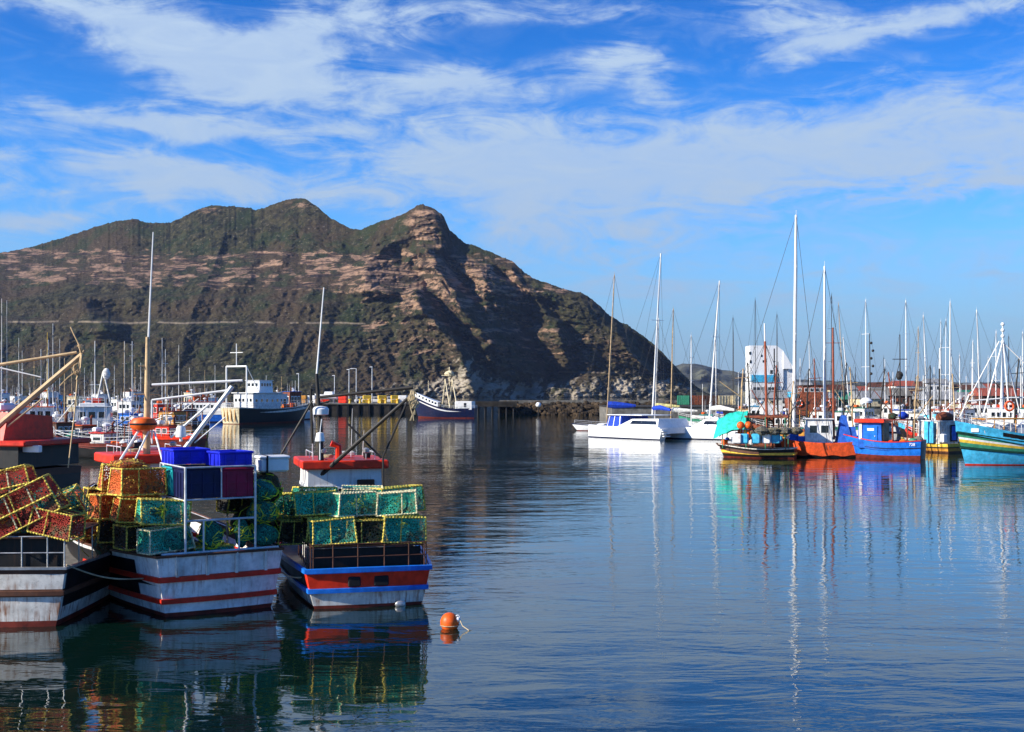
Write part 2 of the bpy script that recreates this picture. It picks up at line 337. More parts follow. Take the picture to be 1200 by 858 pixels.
def terrain(name, pts, Y0, dY, ybase, mat, n=220, rows=14, amp=2, seed=1, rough=.25):
    xs = np.linspace(pts[0][0], pts[-1][0], n); ty = np.interp(xs, [p[0] for p in pts], [p[1] for p in pts])+fbm(xs/12, xs*0, 4, seed)*amp
    V = []; F = []
    for k in range(rows+3):
        q = min(k/rows, 1); d = Y0+dY*q+(fbm(xs/18, xs*0+k*.35, 4, seed+3)*dY*rough if 0 < k <= rows else 0)
        zt = Z(ty, Y0+dY); z = -3+(zt+3)*q if k <= rows else zt*(rows+3-k)/4-2
        if k > rows: d = d+dY*.6*(k-rows)
        V += list(zip(X(xs, d), d+0*xs, z+0*xs))
    for k in range(rows+2):
        for i in range(n-1): F.append((k*n+i, k*n+i+1, (k+1)*n+i+1, (k+1)*n+i))
    b = MB(); b.add(V, F); return b.build(name, mat, smooth=True, kind='structure')
MHILL = material('far_hillside', (.085, .085, .055), .95, var=.5, scale=.01, grime=.4, spec=.1, bump=8)
terrain('hills', [(740, 440), (775, 433), (800, 426), (822, 427), (850, 434), (870, 438), (900, 444), (960, 446), (1020, 448), (1100, 447), (1200, 448), (1320, 446), (1500, 440), (1800, 425)], 5200, 1500, 462, MHILL, n=300, amp=1.6, seed=4)
MLAND = material('town_ground', (.13, .12, .08), .95, var=.5, scale=.03, grime=.5, spec=.1)
terrain('land', [(868, 461), (880, 456), (940, 453), (1000, 451), (1100, 450), (1200, 449), (1400, 447), (1800, 444)], 330, 500, 462, MLAND, n=200, amp=.5, seed=14, rough=.05)
# ------------------------------------------------------------ water
m = bpy.data.materials.new('harbour_water'); m.use_nodes = True; m.node_tree.nodes.clear(); g = G(m.node_tree)
bs = g.n('ShaderNodeBsdfPrincipled'); out = g.n('ShaderNodeOutputMaterial'); g.L(bs.outputs[0], out.inputs[0])
bs.inputs['Base Color'].default_value = (.002, .012, .009, 1); bs.inputs['Roughness'].default_value = 0.0; bs.inputs['IOR'].default_value = 1.62
bs.inputs['Specular IOR Level'].default_value = .62
tc = g.n('ShaderNodeTexCoord'); ob = tc.outputs['Object']
w1 = g.noise(g.mapping(ob, scale=(.42, 1, 1), rot=(0, 0, R(4))), .85, 3, .5, .5)
w2 = g.noise(g.mapping(ob, scale=(.5, 1, 1), rot=(0, 0, R(-9))), 3.2, 3, .55, .3)
w3 = g.noise(g.mapping(ob, scale=(.6, 1, 1)), .16, 2, .5)
pat = g.ramp(g.noise(g.mapping(ob, scale=(.35, 1, 1)), .045, 3, .55), .40, .64)
hgt = g.m('ADD', g.m('MULTIPLY', w1, .026), g.m('MULTIPLY', w3, .05))
hgt = g.m('ADD', hgt, g.m('MULTIPLY', g.m('MULTIPLY', w2, g.m('MULTIPLY_ADD', pat, 1.2, .15)), .008))
bp = g.n('ShaderNodeBump'); bp.inputs['Strength'].default_value = 1; bp.inputs['Distance'].default_value = 1.0
g.L(hgt, bp.inputs['Height']); g.L(bp.outputs[0], bs.inputs['Normal'])
b = MB(); b.add([(-14000, -60, 0), (14000, -60, 0), (14000, 24000, 0), (-14000, 24000, 0)], [(0, 1, 2, 3)]); b.build('water', m, kind='structure')
# ------------------------------------------------------------ paints and stuffs
M = {}
def pm(k, rgb, rough=.45, **kw): M[k] = material(k, rgb, rough, **kw); return M[k]
pm('white_paint', (.74, .73, .70), .4, rust=.35, grime=.25, var=.06); pm('rusty_white', (.66, .64, .58), .5, rust=1.1, grime=.55, var=.14)
pm('clean_white', (.80, .80, .79), .3, grime=.08, var=.04); pm('cream_paint', (.70, .60, .38), .5, rust=.8, grime=.35); pm('grey_white', (.76, .75, .73), .5, rust=.5, grime=.35, var=.14)
pm('red_paint', (.62, .030, .012), .4, rust=.15, grime=.3); pm('bright_red', (.72, .035, .01), .4, grime=.2); pm('dark_red', (.16, .022, .012), .6, grime=.4, var=.3)
pm('orange_paint', (.80, .12, .012), .45, grime=.3); pm('blue_paint', (.012, .11, .50), .38, grime=.25, rust=.12); pm('bright_blue', (.012, .15, .60), .35, grime=.2)
pm('turquoise_paint', (.06, .42, .66), .4, grime=.3, rust=.2); pm('navy_paint', (.006, .012, .05), .4, grime=.3, rust=.2); pm('black_paint', (.008, .008, .009), .5, grime=.3, rust=.12)
pm('dark_green_paint', (.008, .045, .030), .45, grime=.3); pm('yellow_paint', (.75, .48, .05), .5, rust=.35, grime=.3); pm('ochre_paint', (.52, .23, .03), .55, rust=.5, grime=.4)
pm('brown_paint', (.10, .04, .022), .6, grime=.4); pm('rust_paint', (.23, .062, .028), .7, var=.4, grime=.5, rust=.5); pm('deck_grey', (.16, .15, .13), .8, grime=.5); pm('deck_wood', (.22, .15, .09), .8, grime=.5)
pm('steel', (.42, .42, .42), .4, metal=.6, grime=.3, rust=.2); pm('galvanised', (.60, .61, .62), .45, metal=.3, grime=.2); pm('aluminium', (.72, .72, .72), .35, metal=.35, grime=.1, var=.05)
pm('mast_white', (.78, .77, .74), .35, grime=.1, var=.05); pm('mast_tan', (.55, .38, .20), .6, grime=.4); pm('mast_dark', (.025, .022, .020), .6, grime=.3); pm('mast_red', (.30, .07, .03), .6, grime=.4)
pm('wire', (.06, .06, .06), .5); pm('rope', (.45, .36, .22), .9, var=.3); pm('glass', (.012, .016, .020), .08, var=.1, grime=0, spec=.8); pm('blue_glass', (.01, .07, .45), .15, grime=0)
pm('teal_tarp', (.02, .50, .40), .6, grime=.2, bump=.05); pm('blue_tarp', (.03, .13, .55), .6, grime=.2, bump=.06); pm('orange_tarp', (.80, .10, .02), .65, grime=.25, bump=.08); pm('sail_white', (.72, .70, .64), .8, grime=.2, bump=.05); pm('sail_yellow', (.62, .55, .22), .8, grime=.2, bump=.05)
pm('blue_canvas', (.005, .045, .42), .7, grime=.15, bump=.04); pm('green_paint', (.04, .24, .14), .5, grime=.4); pm('crate_blue', (.012, .022, .55), .45, grime=.15); pm('crate_navy', (.006, .010, .06), .5, grime=.2); pm('crate_maroon', (.28, .008, .045), .5, grime=.2); pm('crate_teal', (.01, .33, .36), .5, grime=.3); pm('crate_rust', (.34, .09, .05), .6, grime=.3)
pm('rubber', (.012, .012, .013), .8); pm('concrete', (.16, .15, .13), .9, grime=.5, var=.3, scale=.8); pm('dark_concrete', (.030, .026, .022), .95, grime=.4, var=.4, scale=.5); pm('breakwater_rock', (.060, .040, .022), .95, var=.6, scale=.4, grime=.5)
pm('lifebuoy', (.80, .11, .03), .5); pm('shed_wall', (.60, .58, .52), .8, grime=.3); pm('roof_red', (.34, .08, .05), .8, grime=.3); pm('roof_grey', (.25, .26, .27), .7, grime=.3); pm('pink_float', (.55, .02, .12), .5)
def netmat(name, rgb, cover=.085, scale=17.):
    m = bpy.data.materials.new(name); m.use_nodes = True; m.node_tree.nodes.clear(); g = G(m.node_tree)
    tc = g.n('ShaderNodeTexCoord'); vo = g.n('ShaderNodeTexVoronoi', feature='DISTANCE_TO_EDGE'); g.L(tc.outputs['Object'], vo.inputs['Vector']); vo.inputs['Scale'].default_value = scale
    nz = g.noise(tc.outputs['Object'], 3.2, 3, .6); th = g.m('MULTIPLY_ADD', nz, .22, cover-.115); a = g.m('LESS_THAN', vo.outputs['Distance'], th)
    bs = g.n('ShaderNodeBsdfPrincipled'); bs.inputs['Roughness'].default_value = .8; g.L(g.mix(g.ramp(g.noise(tc.outputs['Object'], 1.7, 4, .7), .5, .66), g.mix(nz, tuple(k*.5 for k in rgb), rgb), (.10, .08, .03)), bs.inputs['Base Color'])
    g.L(a, bs.inputs['Alpha']); out = g.n('ShaderNodeOutputMaterial'); g.L(bs.outputs[0], out.inputs[0]); M[name] = m
def lumpmat(name, rgb, rgb2):
    m = bpy.data.materials.new(name); m.use_nodes = True; m.node_tree.nodes.clear(); g = G(m.node_tree)
    tc = g.n('ShaderNodeTexCoord'); vo = g.n('ShaderNodeTexVoronoi', feature='DISTANCE_TO_EDGE'); nn = g.noise(tc.outputs['Object'], 5, 4, .7, 1.0)
    vv = g.vm('ADD', tc.outputs['Object'], g.vm('MULTIPLY', g.noise(tc.outputs['Object'], 6, 3, .6, out=1), (.25, .25, .25))); g.L(vv, vo.inputs['Vector']); vo.inputs['Scale'].default_value = 15
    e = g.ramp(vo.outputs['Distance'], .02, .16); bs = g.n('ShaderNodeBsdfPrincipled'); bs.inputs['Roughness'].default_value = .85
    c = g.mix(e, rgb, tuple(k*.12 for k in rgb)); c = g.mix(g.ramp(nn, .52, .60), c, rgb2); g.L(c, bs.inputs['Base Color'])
    bp = g.n('ShaderNodeBump'); bp.inputs['Strength'].default_value = 1; bp.inputs['Distance'].default_value = .05; g.L(g.m('SUBTRACT', nn, e), bp.inputs['Height']); g.L(bp.outputs[0], bs.inputs['Normal'])
    out = g.n('ShaderNodeOutputMaterial'); g.L(bs.outputs[0], out.inputs[0]); M[name] = m
netmat('green_netting', (.03, .55, .36), .115); netmat('orange_netting', (.85, .15, .015), .14); netmat('red_netting', (.50, .03, .012), .12); netmat('dark_netting', (.03, .025, .012), .15, 12)
lumpmat('green_net_lump', (.02, .50, .34), (.01, .22, .16)); lumpmat('green_yellow_lump', (.02, .40, .26), (.62, .58, .05)); lumpmat('orange_net_lump', (.75, .14, .015), (.80, .45, .05)); lumpmat('brown_net_lump', (.16, .10, .03), (.02, .12, .07)); lumpmat('grey_net_lump', (.40, .38, .32), (.30, .24, .10))
pm('yellow_rope', (.76, .52, .09), .85, var=.5, scale=14, grime=.5); pm('pale_rope', (.74, .64, .38), .85, var=.4, scale=16, grime=.4); pm('lime_rope', (.70, .78, .05), .8, var=.3)
# ------------------------------------------------------------ hulls
class Hull:
    def __init__(s, root, L, B, zs, zm, zb, bands, mats, tr=.8, rake=.9, full=2.2, draft=.5, bulge=.08, wall=.09, depth=.7, nst=20, lean=.05, deck='deck_grey', inner=None, flare=.86):
        s.root, s.L, s.B, s.zs, s.zm, s.zb, s.tr, s.rake, s.full, s.draft, s.bulge, s.lean, s.flare = root, L, B, zs, zm, zb, tr, rake, full, draft, bulge, lean, flare
        fr = [-1, -.4, 0]; mi = [0, 0]
        prev = 0
        for ft, k in bands:
            n = 2 if ft-prev > .3 else 1
            for q in range(1, n+1): fr.append(prev+(ft-prev)*q/n); mi.append(k)
            prev = ft
        ts = [(i/(nst-1))**.9 for i in range(nst)]; b = MB(); nr = len(fr)
        for sd in (-1, 1):
            vs = [s.pt(f, t, sd) for f in fr for t in ts]
            for r in range(nr-1):
                fs = [(r*nst+i, r*nst+i+1, (r+1)*nst+i+1, (r+1)*nst+i) for i in range(nst-1)]
                if sd < 0: fs = [f[::-1] for f in fs]
                if r == 0: o = len(b.v); b.v += [tuple(v) for v in vs]
                b.f += [tuple(o+i for i in f) for f in fs]; b.mi += [mi[r]]*len(fs)
        nc = 7; vs = [s.tp(f, -1+2*k/(nc-1)) for f in fr for k in range(nc)]; o = len(b.v); b.v += [tuple(v) for v in vs]
        for r in range(nr-1): b.f += [tuple(o+i for i in (r*nc+k, r*nc+k+1, (r+1)*nc+k+1, (r+1)*nc+k)) for k in range(nc-1)]; b.mi += [mi[r]]*(nc-1)
        # bulwark: capping and inner face, then deck
        im = len(mats)-1 if inner is None else inner; path = [s.pt(1, t, -1) for t in ts[::-1]]+[s.tp(1, -1+2*k/(nc-1)) for k in range(1, nc-1)]+[s.pt(1, t, 1) for t in ts]
        cen = lambda p, d, dz: Vector((p.x*(1-min(.9, d/max(abs(p.x), .12))) if abs(p.x) > .02 else 0, min(max(p.y+d if p.y < L*.1 else p.y, 0), L*1.2)-(.12 if p.y > L*.97 else 0), p.z-dz))
        i1 = [cen(p, wall, 0) for p in path]; i2 = [cen(p, wall*1.2, depth) for p in path]; n = len(path); o = len(b.v); b.v += [tuple(v) for v in path+i1+i2]
        for k in range(n-1): b.f += [(o+k, o+k+1, o+n+k+1, o+n+k), (o+n+k, o+n+k+1, o+2*n+k+1, o+2*n+k)]; b.mi += [mi[-1], im]
        s.obj = b.build('hull', mats, root, smooth='auto')
        d = MB(); V = []
        for t in ts: p = s.pt(1, t, -1); q = cen(p, wall, depth-.01); V += [(q.x, q.y if t > 0 else 0.0, q.z), (-q.x, q.y if t > 0 else 0.0, q.z)]
        d.add(V, [(2*i, 2*i+1, 2*i+3, 2*i+2) for i in range(nst-1)]); d.build('deck', M[deck], root)
    def zg(s, t): return s.zs+(s.zm-s.zs)*math.sin(min(t/.4, 1)*math.pi/2) if t < .4 else s.zm+(s.zb-s.zm)*((t-.4)/.6)**1.9
    def hb(s, t): return s.B/2*(s.tr+(1-s.tr)*math.sin(math.pi/2*t/.45)) if t < .45 else max(.02, s.B/2*max(0, 1-((t-.45)/.55)**s.full)**.8)
    def pt(s, f, t, sd):
        lo = s.flare-.5*t**2.5; w = lo+(1-lo)*f**.8 if f >= 0 else lo*max(0, 1+f*.96)**.5
        z = f*s.zg(t) if f >= 0 else f*s.draft
        return Vector((sd*s.hb(t)*w, t*s.L+s.rake*f*t**7-s.lean*max(f, 0)*s.zs*(1-t)**9, z))
    def tp(s, f, u):
        p = s.pt(f, 0, 1); return Vector((p.x*u, p.y-s.bulge*(1-u*u), p.z+.02*f*(1-u*u)))
    def strake(s, f, w=.05, h=.10, mat=None, name='rubbing_strake', t1=1., tmin=None):
        nst = 26; ts = [t1*(i/(nst-1))**.9 for i in range(nst)]; fz = lambda t: f
        path = [s.pt(f, t, -1) for t in ts[::-1]]+[s.tp(f, -1+2*k/6) for k in range(1, 6)]+[s.pt(f, t, 1) for t in ts]; n = len(path); V = []
        for i, p in enumerate(path):
            t = path[min(i+1, n-1)]-path[max(i-1, 0)]; t.z = 0; nn = Vector((t.y, -t.x, 0)).normalized()*-1
            if nn.dot(Vector((p.x, p.y-s.L*.4, 0))) < 0: nn = -nn
            for a, z in ((-.02, -h/2), (w, -h/2*.8), (w, h/2*.8), (-.02, h/2)): V.append(p+nn*a+Vector((0, 0, z)))
        b = MB(); b.add(V, [(4*i+k, 4*i+(k+1) % 4, 4*i+4+(k+1) % 4, 4*i+4+k) for i in range(n-1) for k in range(4)]+[(3, 2, 1, 0), tuple(range(4*n-4, 4*n))])
        return b.build(name, mat, s.root)
    def rail(s, h=.6, t0=0., t1=1., step=.09, r=.018, mat=None, wires=2, stern=True, f=1.):
        n = max(2, int((t1-t0)/step)); ts = [t0+(t1-t0)*i/n for i in range(n+1)]
        path = [s.pt(f, t, -1) for t in ts[::-1]]+([s.tp(f, u) for u in (-.4, .4)] if stern else [])+[s.pt(f, t, 1) for t in ts]; b = MB()
        for p in path: b.bar(p, p+Vector((0, 0, h)), r, 5)
        segs = [path] if stern else [path[:n+1], path[n+1:]]
        for sg in segs:
            for k in range(1, wires+1): b.tube([p+Vector((0, 0, h*k/wires)) for p in sg], r*.8 if k < wires else r, 5)
        return b.build('railing', mat or M['galvanised'], s.root)
def house(root, c, z0, w, l, h, wall, roof, over=.15, name='wheelhouse', win=True, taper=.94, winmat='glass', nw=3, doormat=None, frame='clean_white', rh=.1, sides=True):
    x, y = c; MB().box((x, y, z0+h/2), (w, l, h), taper=taper).build(name, wall, root)
    b = MB(); b.rbox((x, y, z0+h+rh/2-.01), (w*taper+2*over, l*taper+2*over, rh), .04); rf = b.build('roof', roof, root)
    if win:
        zc = z0+h*.66; hh = h*.32
        k = (1+taper)/2-.02
        for sy in (-1, 1):
            for i in range(nw):
                if sy < 0 and doormat and i == nw-1: continue
                ww = w*.8/nw; xx = x-w*.4+ww*(i+.5); b = MB(); yy = y+sy*(l/2*(1-(1-taper)*.66)+.012)
                b.box((xx, yy, zc), (ww*.82, .05, hh), mi=0); b.box((xx, yy+sy*.012, zc), (ww*.66, .05, hh*.8), mi=1); b.build('window', [M[frame], M[winmat]], root)
            if doormat and sy < 0:
                ww = w*.8/nw; xx = x-w*.4+ww*(nw-.5); d = MB().rbox((xx, yy if nw > 1 else y-(l/2+.012), z0+h*.46), (ww*.85, .06, h*.84), .02).build('door', doormat, root)
                MB().ball((xx-ww*.3, y-l/2-.05, z0+h*.45), .035, lat=5, lon=6).build('handle', M['steel'], d)
        if sides:
            nl = max(1, int(l/1.0))
            for sx in (-1, 1):
                for i in range(nl):
                    ll = l*.8/nl; yy = y-l*.4+ll*(i+.5); b = MB(); xx = x+sx*(w/2*(1-(1-taper)*.66)+.012)
                    b.box((xx, yy, zc), (.05, ll*.8, hh), mi=0); b.box((xx+sx*.012, yy, zc), (.05, ll*.64, hh*.8), mi=1); b.build('window', [M[frame], M[winmat]], root)
    return rf
def Lc(root, p):
    """a point of the world in the frame of a thing"""
    return Matrix.Rotation(-root.rotation_euler[2], 3, 'Z') @ (Vector(p)-Vector(root.location))
def wpt(root, px, py, Y): return Lc(root, P(px, py, Y))
def letters(txt, size, root, loc, rot, mat, name='lettering', parent=None):
    cu = bpy.data.curves.new(name, 'FONT'); cu.body = txt; cu.size = size; cu.align_x = 'CENTER'; cu.extrude = .006; cu.materials.append(mat)
    o = bpy.data.objects.new(name, cu); col.objects.link(o); o.parent = parent or root; o.location = loc; o.rotation_euler = rot
    bpy.context.view_layer.update(); dg = bpy.context.evaluated_depsgraph_get(); me = bpy.data.meshes.new_from_object(o.evaluated_get(dg))
    n = bpy.data.objects.new(name, me); col.objects.link(n); n.parent = parent or root; n.location = loc; n.rotation_euler = rot; bpy.data.objects.remove(o); return n
def lifebuoy(root, c, r=.35, axis='y'):
    o = MB().torus(c, r, r*.22, axis, 20, 8).build('lifebuoy', M['lifebuoy'], root, smooth=True); b = MB()
    for a in (.4, 2., 3.5, 5.1): u, v = r*math.cos(a), r*math.sin(a); b.ball(Vector(c)+(Vector((u, 0, v)) if axis == 'y' else Vector((0, u, v))), r*.27, lat=5, lon=7)
    b.build('band', M['clean_white'], o)
def tangle(b, c, R1, r=.012, n=70, seed=0, flat=1.):
    rnd = random.Random(seed); c = Vector(c); pts = []; d = Vector((rnd.gauss(0, 1), rnd.gauss(0, 1), rnd.gauss(0, 1))).normalized()
    for i in range(n):
        d = (d+Vector((rnd.gauss(0, 1), rnd.gauss(0, 1), rnd.gauss(0, 1)))*.42).normalized(); pts.append(c+Vector((d.x*R1, d.y*R1, d.z*R1*flat)))
    b.tube(pts, r, 4)
# ------------------------------------------------------------ lobster traps
def rope_bar(b, p, q, r=.017, mi=None, step=.045, n=5):
    p, q = Vector(p), Vector(q); k = max(3, int((q-p).length/step)); pts = [p.lerp(q, i/k) for i in range(k+1)]; b.tube(pts, [r*(1.45 if i % 2 else .8) for i in range(k+1)], n, mi=mi)
def make_trap(kind, w=1.25, d=.9, h=.70, seed=1):
    fm, nm, lm = {'green': ('yellow_rope', 'green_netting', 'green_net_lump'), 'pale': ('pale_rope', 'green_netting', 'green_yellow_lump'), 'orange': ('yellow_rope', 'orange_netting', 'orange_net_lump'), 'red': ('yellow_rope', 'red_netting', 'brown_net_lump'), 'brown': ('yellow_rope', 'dark_netting', 'brown_net_lump')}[kind]
    t = thing('lobster_trap', (0, 0, -50)); t['category'] = 'trap'; rnd = random.Random(seed)
    j = lambda a=.05: rnd.uniform(-a, a); C_ = {}
    for sx in (-1, 1):
        for sy in (-1, 1):
            for sz in (0, 1): C_[sx, sy, sz] = Vector((sx*w/2*(1-.06*sz)+j(), sy*d/2*(1-.06*sz)+j(), h*sz+.02+j(.015)))
    b = MB()
    for sz in (0, 1):
        for s_ in (-1, 1): rope_bar(b, C_[-1, s_, sz], C_[1, s_, sz], .022); rope_bar(b, C_[s_, -1, sz], C_[s_, 1, sz], .022)
    for sx in (-1, 1):
        for sy in (-1, 1): rope_bar(b, C_[sx, sy, 0], C_[sx, sy, 1], .024)
    for sy in (-1, 1): u = rnd.uniform(.35, .65); rope_bar(b, C_[-1, sy, 0].lerp(C_[1, sy, 0], u), C_[-1, sy, 1].lerp(C_[1, sy, 1], u), .016)
    rope_bar(b, C_[-1, -1, 1].lerp(C_[-1, 1, 1], .5), C_[1, -1, 1].lerp(C_[1, 1, 1], .5), .016)
    b.build('frame', M[fm], t)
    nb = MB(); F_ = [[(-1, -1, 0), (1, -1, 0), (1, -1, 1), (-1, -1, 1)], [(-1, 1, 0), (1, 1, 0), (1, 1, 1), (-1, 1, 1)], [(-1, -1, 0), (-1, 1, 0), (-1, 1, 1), (-1, -1, 1)], [(1, -1, 0), (1, 1, 0), (1, 1, 1), (1, -1, 1)], [(-1, -1, 1), (1, -1, 1), (1, 1, 1), (-1, 1, 1)]]
    ctr = Vector((0, 0, h/2))
    for fi, f in enumerate(F_):
        a, b_, c_, d_ = [C_[k] for k in f]; nu, nv = 9, 7; vs = []
        for v in range(nv):
            for u in range(nu):
                uu, vv = u/(nu-1), v/(nv-1); p = a.lerp(b_, uu).lerp(d_.lerp(c_, uu), vv); sg = math.sin(uu*math.pi)*math.sin(vv*math.pi)*(.16+.05*math.sin(uu*9+fi+seed)); vs.append(p.lerp(ctr, sg))
        nb.add(vs, [(v*nu+u, v*nu+u+1, (v+1)*nu+u+1, (v+1)*nu+u) for v in range(nv-1) for u in range(nu-1)])
    nb.build('netting', M[nm], t)
    l = MB(); l.ball((j(.15), j(.1), h*.36), (w*.38, d*.36, h*.36), seed, .16, 14, 20); l.build('net_bundle', M[lm], t, smooth=True)
    r = MB(); tangle(r, (j(.2), -d*.12, h*.45), .26, .012, 60, seed, .9); r.build('rope_coil', M['lime_rope' if kind in ('green', 'pale') else 'yellow_rope'], t)
    return t
TR = {k: [make_trap(k, seed=s_) for s_ in ss] for k, ss in (('green', (1, 2, 11, 12)), ('pale', (3, 4, 13)), ('orange', (5, 6, 15)), ('red', (7,)), ('brown', (8, 9, 18)))}
USED = set()
def put(proto, root, lp, rz=0., label='', group=None, rot=None, scale=None):
    """place a copy (or first the thing itself) at a point of the boat's own frame"""
    Rm = Matrix.Rotation(root.rotation_euler[2], 3, 'Z') if root else Matrix.Identity(3); wl = (Vector(root.location) if root else Vector())+Rm @ Vector(lp); a = (root.rotation_euler[2] if root else 0)+rz
    e = (rot[0], rot[1], a) if rot else (0, 0, a)
    if proto.name in USED: return dup(proto, wl, rot=e, label=label, group=group, scale=scale)
    USED.add(proto.name); KIDS[proto.name] = kids(proto); proto.location = wl; proto.rotation_euler = e; proto['label'] = label
    if group: proto['group'] = group
    if scale: proto.scale = scale if isinstance(scale, tuple) else (scale,)*3
    return proto
def bundle(root, lp, r, label, seed, mat='green_net_lump', rope='lime_rope', group='green nets bundled on the boats'):
    Rm = Matrix.Rotation(root.rotation_euler[2], 3, 'Z'); wl = Vector(root.location)+Rm @ Vector(lp)
    t = thing('net_bundle', wl, root.rotation_euler[2], label, 'fishing net', group)
    MB().ball((0, 0, r[2]), r, seed, .13, 18, 26).build('netting', M[mat], t, smooth=True)
    b = MB(); tangle(b, (0, 0, r[2]), max(r)*1.02, .013, 60, seed, r[2]/max(r)); b.build('rope', M[rope], t); return t
# ============================================================ the three boats moored in the foreground
# ---- boat with the grey-white and red transom
B_ = thing('fishing_boat', (-8.05, 32.9, 0), R(32), 'fishing boat with white transom and two red rubbing strakes, piled with traps and blue crates', 'fishing boat', 'trap boats moored in the foreground')
hB = Hull(B_, 13.5, 5.1, 1.64, 1.55, 2.6, [(.07, 0), (.30, 1), (.62, 1), (1, 1)], [M['dark_red'], M['grey_white'], M['black_paint']], tr=.69, deck='black_paint', rake=1.2, depth=.8, bulge=.12, flare=.84, lean=.10)
# black topsides forward of the quarter
b = MB()
for sd in (-1, 1):
    ts = [.095+.89*i/24 for i in range(25)]; fr = [-.25, .3, .6, .9]; V = []
    for f in fr:
        for t in ts: p = hB.pt(f, t, sd); V.append(p+Vector((sd*.006, 0, 0)))
    n = len(ts); F = [(r*n+i, r*n+i+1, (r+1)*n+i+1, (r+1)*n+i) for r in range(3) for i in range(n-1)]; b.add(V, F if sd > 0 else [f[::-1] for f in F])
b.build('hull_side', M['black_paint'], B_, smooth=True)
hB.strake(.62, .07, .17, M['red_paint']); hB.strake(.26, .07, .16, M['red_paint']); hB.strake(1.0, .05, .07, M['brown_paint'], 'gunwale')
for u in (-.72, -.25, .22, .72):
    p = hB.tp(.66, u); q = hB.tp(1, u); MB().box(((p.x+q.x)/2, (p.y+q.y)/2-.035, (p.z+q.z)/2), (.075, .08, q.z-p.z)).build('bulwark_rib', M['rusty_white'], B_)
def railB(): 
    b = MB(); y = .0; z0, z1, zm = 1.66, 4.0, 2.55
    for x in (-.95, 1.02): b.bar((x, y, z0), (x, y, z1), .035, 8)
    b.bar((-.95, y, zm), (1.02, y, zm), .032, 8); b.bar((-.45, y, z0), (-.45, y, zm), .028, 8); b.bar((.55, y, z0), (.55, y, zm), .028, 8); b.bar((-.95, y, z1), (1.02, y, z1), .025, 8); b.bar((-1.6, y, z0+.03), (1.7, y, z0+.03), .03, 8)
    for x in (-.95, 1.02): b.bar((x, y, z1), (x, y+2.4, z1+.02), .022, 6); b.bar((x, y+2.4, z0-.3), (x, y+2.4, z1), .03, 6)
    b.bar((-.95, y, 3.12), (1.02, y, 3.12), .025, 8); b.bar((.05, y, 3.12), (.05, y, z1), .02, 6)
    for i in range(6): b.bar((-.95+1.97*i/5, y+.02, 3.10), (-.95+1.97*i/5, y+2.4, 3.10), .02, 5)
    for x in (-.95, 1.02): b.bar((x, y, 3.10), (x, y+2.4, 3.10), .025, 6)
    return b.build('cargo_rack', M['galvanised'], B_)
railB()
def crate(mat, w=.92, d=1.0, h=.82, solid=True):
    t = thing('fish_crate', (0, 0, -50)); t['category'] = 'crate'; b = MB(); th = .04
    for sx in (-1, 1): b.box((sx*(w/2-th/2), 0, h/2+.01), (th, d-.01, h-.02))
    for sy in (-1, 1): b.box((0, sy*(d/2-th/2), h/2+.01), (w-2*th-.004, th, h-.02))
    b.box((0, 0, .05), (w-2*th-.004, d-2*th-.004, .04))
    for sx in (-1, 1):
        for k in range(4): b.box((sx*(w/2+.012), -d/2+d*(k+.5)/4, h*.45), (.025, .05, h*.8))
    for sy in (-1, 1):
        for k in range(3): b.box((-w/2+w*(k+.5)/3, sy*(d/2+.012), h*.45), (.05, .025, h*.8))
    for z in (.12, h*.5): b.box((0, -d/2-.008, z), (w*.97, .02, .035)); b.box((0, d/2+.008, z), (w*.97, .02, .035))
    b.build('bin', mat, t); b = MB()
    for sy in (-1, 1): b.rbox((0, sy*d/2, h-.01), (w+.09, .09, .07), .02)
    for sx in (-1, 1): b.rbox((sx*w/2, 0, h-.008), (.09, d-.09, .066), .02)
    b.build('rim', mat, t); return t
cr = {k: crate(M[m_], *dm) for k, m_, dm in (('navy', 'crate_navy', (.98, 1.1, .84)), ('maroon', 'crate_maroon', (.90, 1.1, .80)), ('blue', 'crate_blue', (1.0, 1.2, .42)), ('blue2', 'crate_blue', (.95, 1.1, .40)), ('teal', 'crate_teal', (.85, .9, .80)), ('rust', 'crate_rust', (.45, .9, .82)), ('orange', 'orange_paint', (1.0, 1.1, 1.15)))}
gC = 'crates on the boat with red strakes'
put(cr['navy'], B_, (-.44, .62, 3.13), 0, 'dark navy crate in the white rack, left of the maroon crate', gC)
put(cr['maroon'], B_, (.54, .62, 3.13), 0, 'maroon crate in the white rack, right of the navy crate', gC)
put(cr['teal'], B_, (-.50, 1.75, 3.13), 0, 'teal ribbed crate behind the navy crate, seen from its left side', gC)
put(cr['rust'], B_, (.6, 1.75, 3.13), 0, 'rust red crate behind the maroon crate', gC)
put(cr['blue'], B_, (-.45, 1.7, 4.02), 0, 'bright blue open crate lying on top of the teal crate', gC)
put(cr['blue2'], B_, (.50, .75, 3.98), R(4), 'bright blue crate with rounded rim on top of the maroon crate', gC)
put(cr['orange'], B_, (-2.25, 5.6, 1.9), R(6), 'tall bright orange bin at the left side of the trap pile', gC)
gT = 'traps stacked on the boat with red strakes'; rnd = random.Random(4); k = 0
ordn = ['lowest', 'second', 'third', 'fourth']
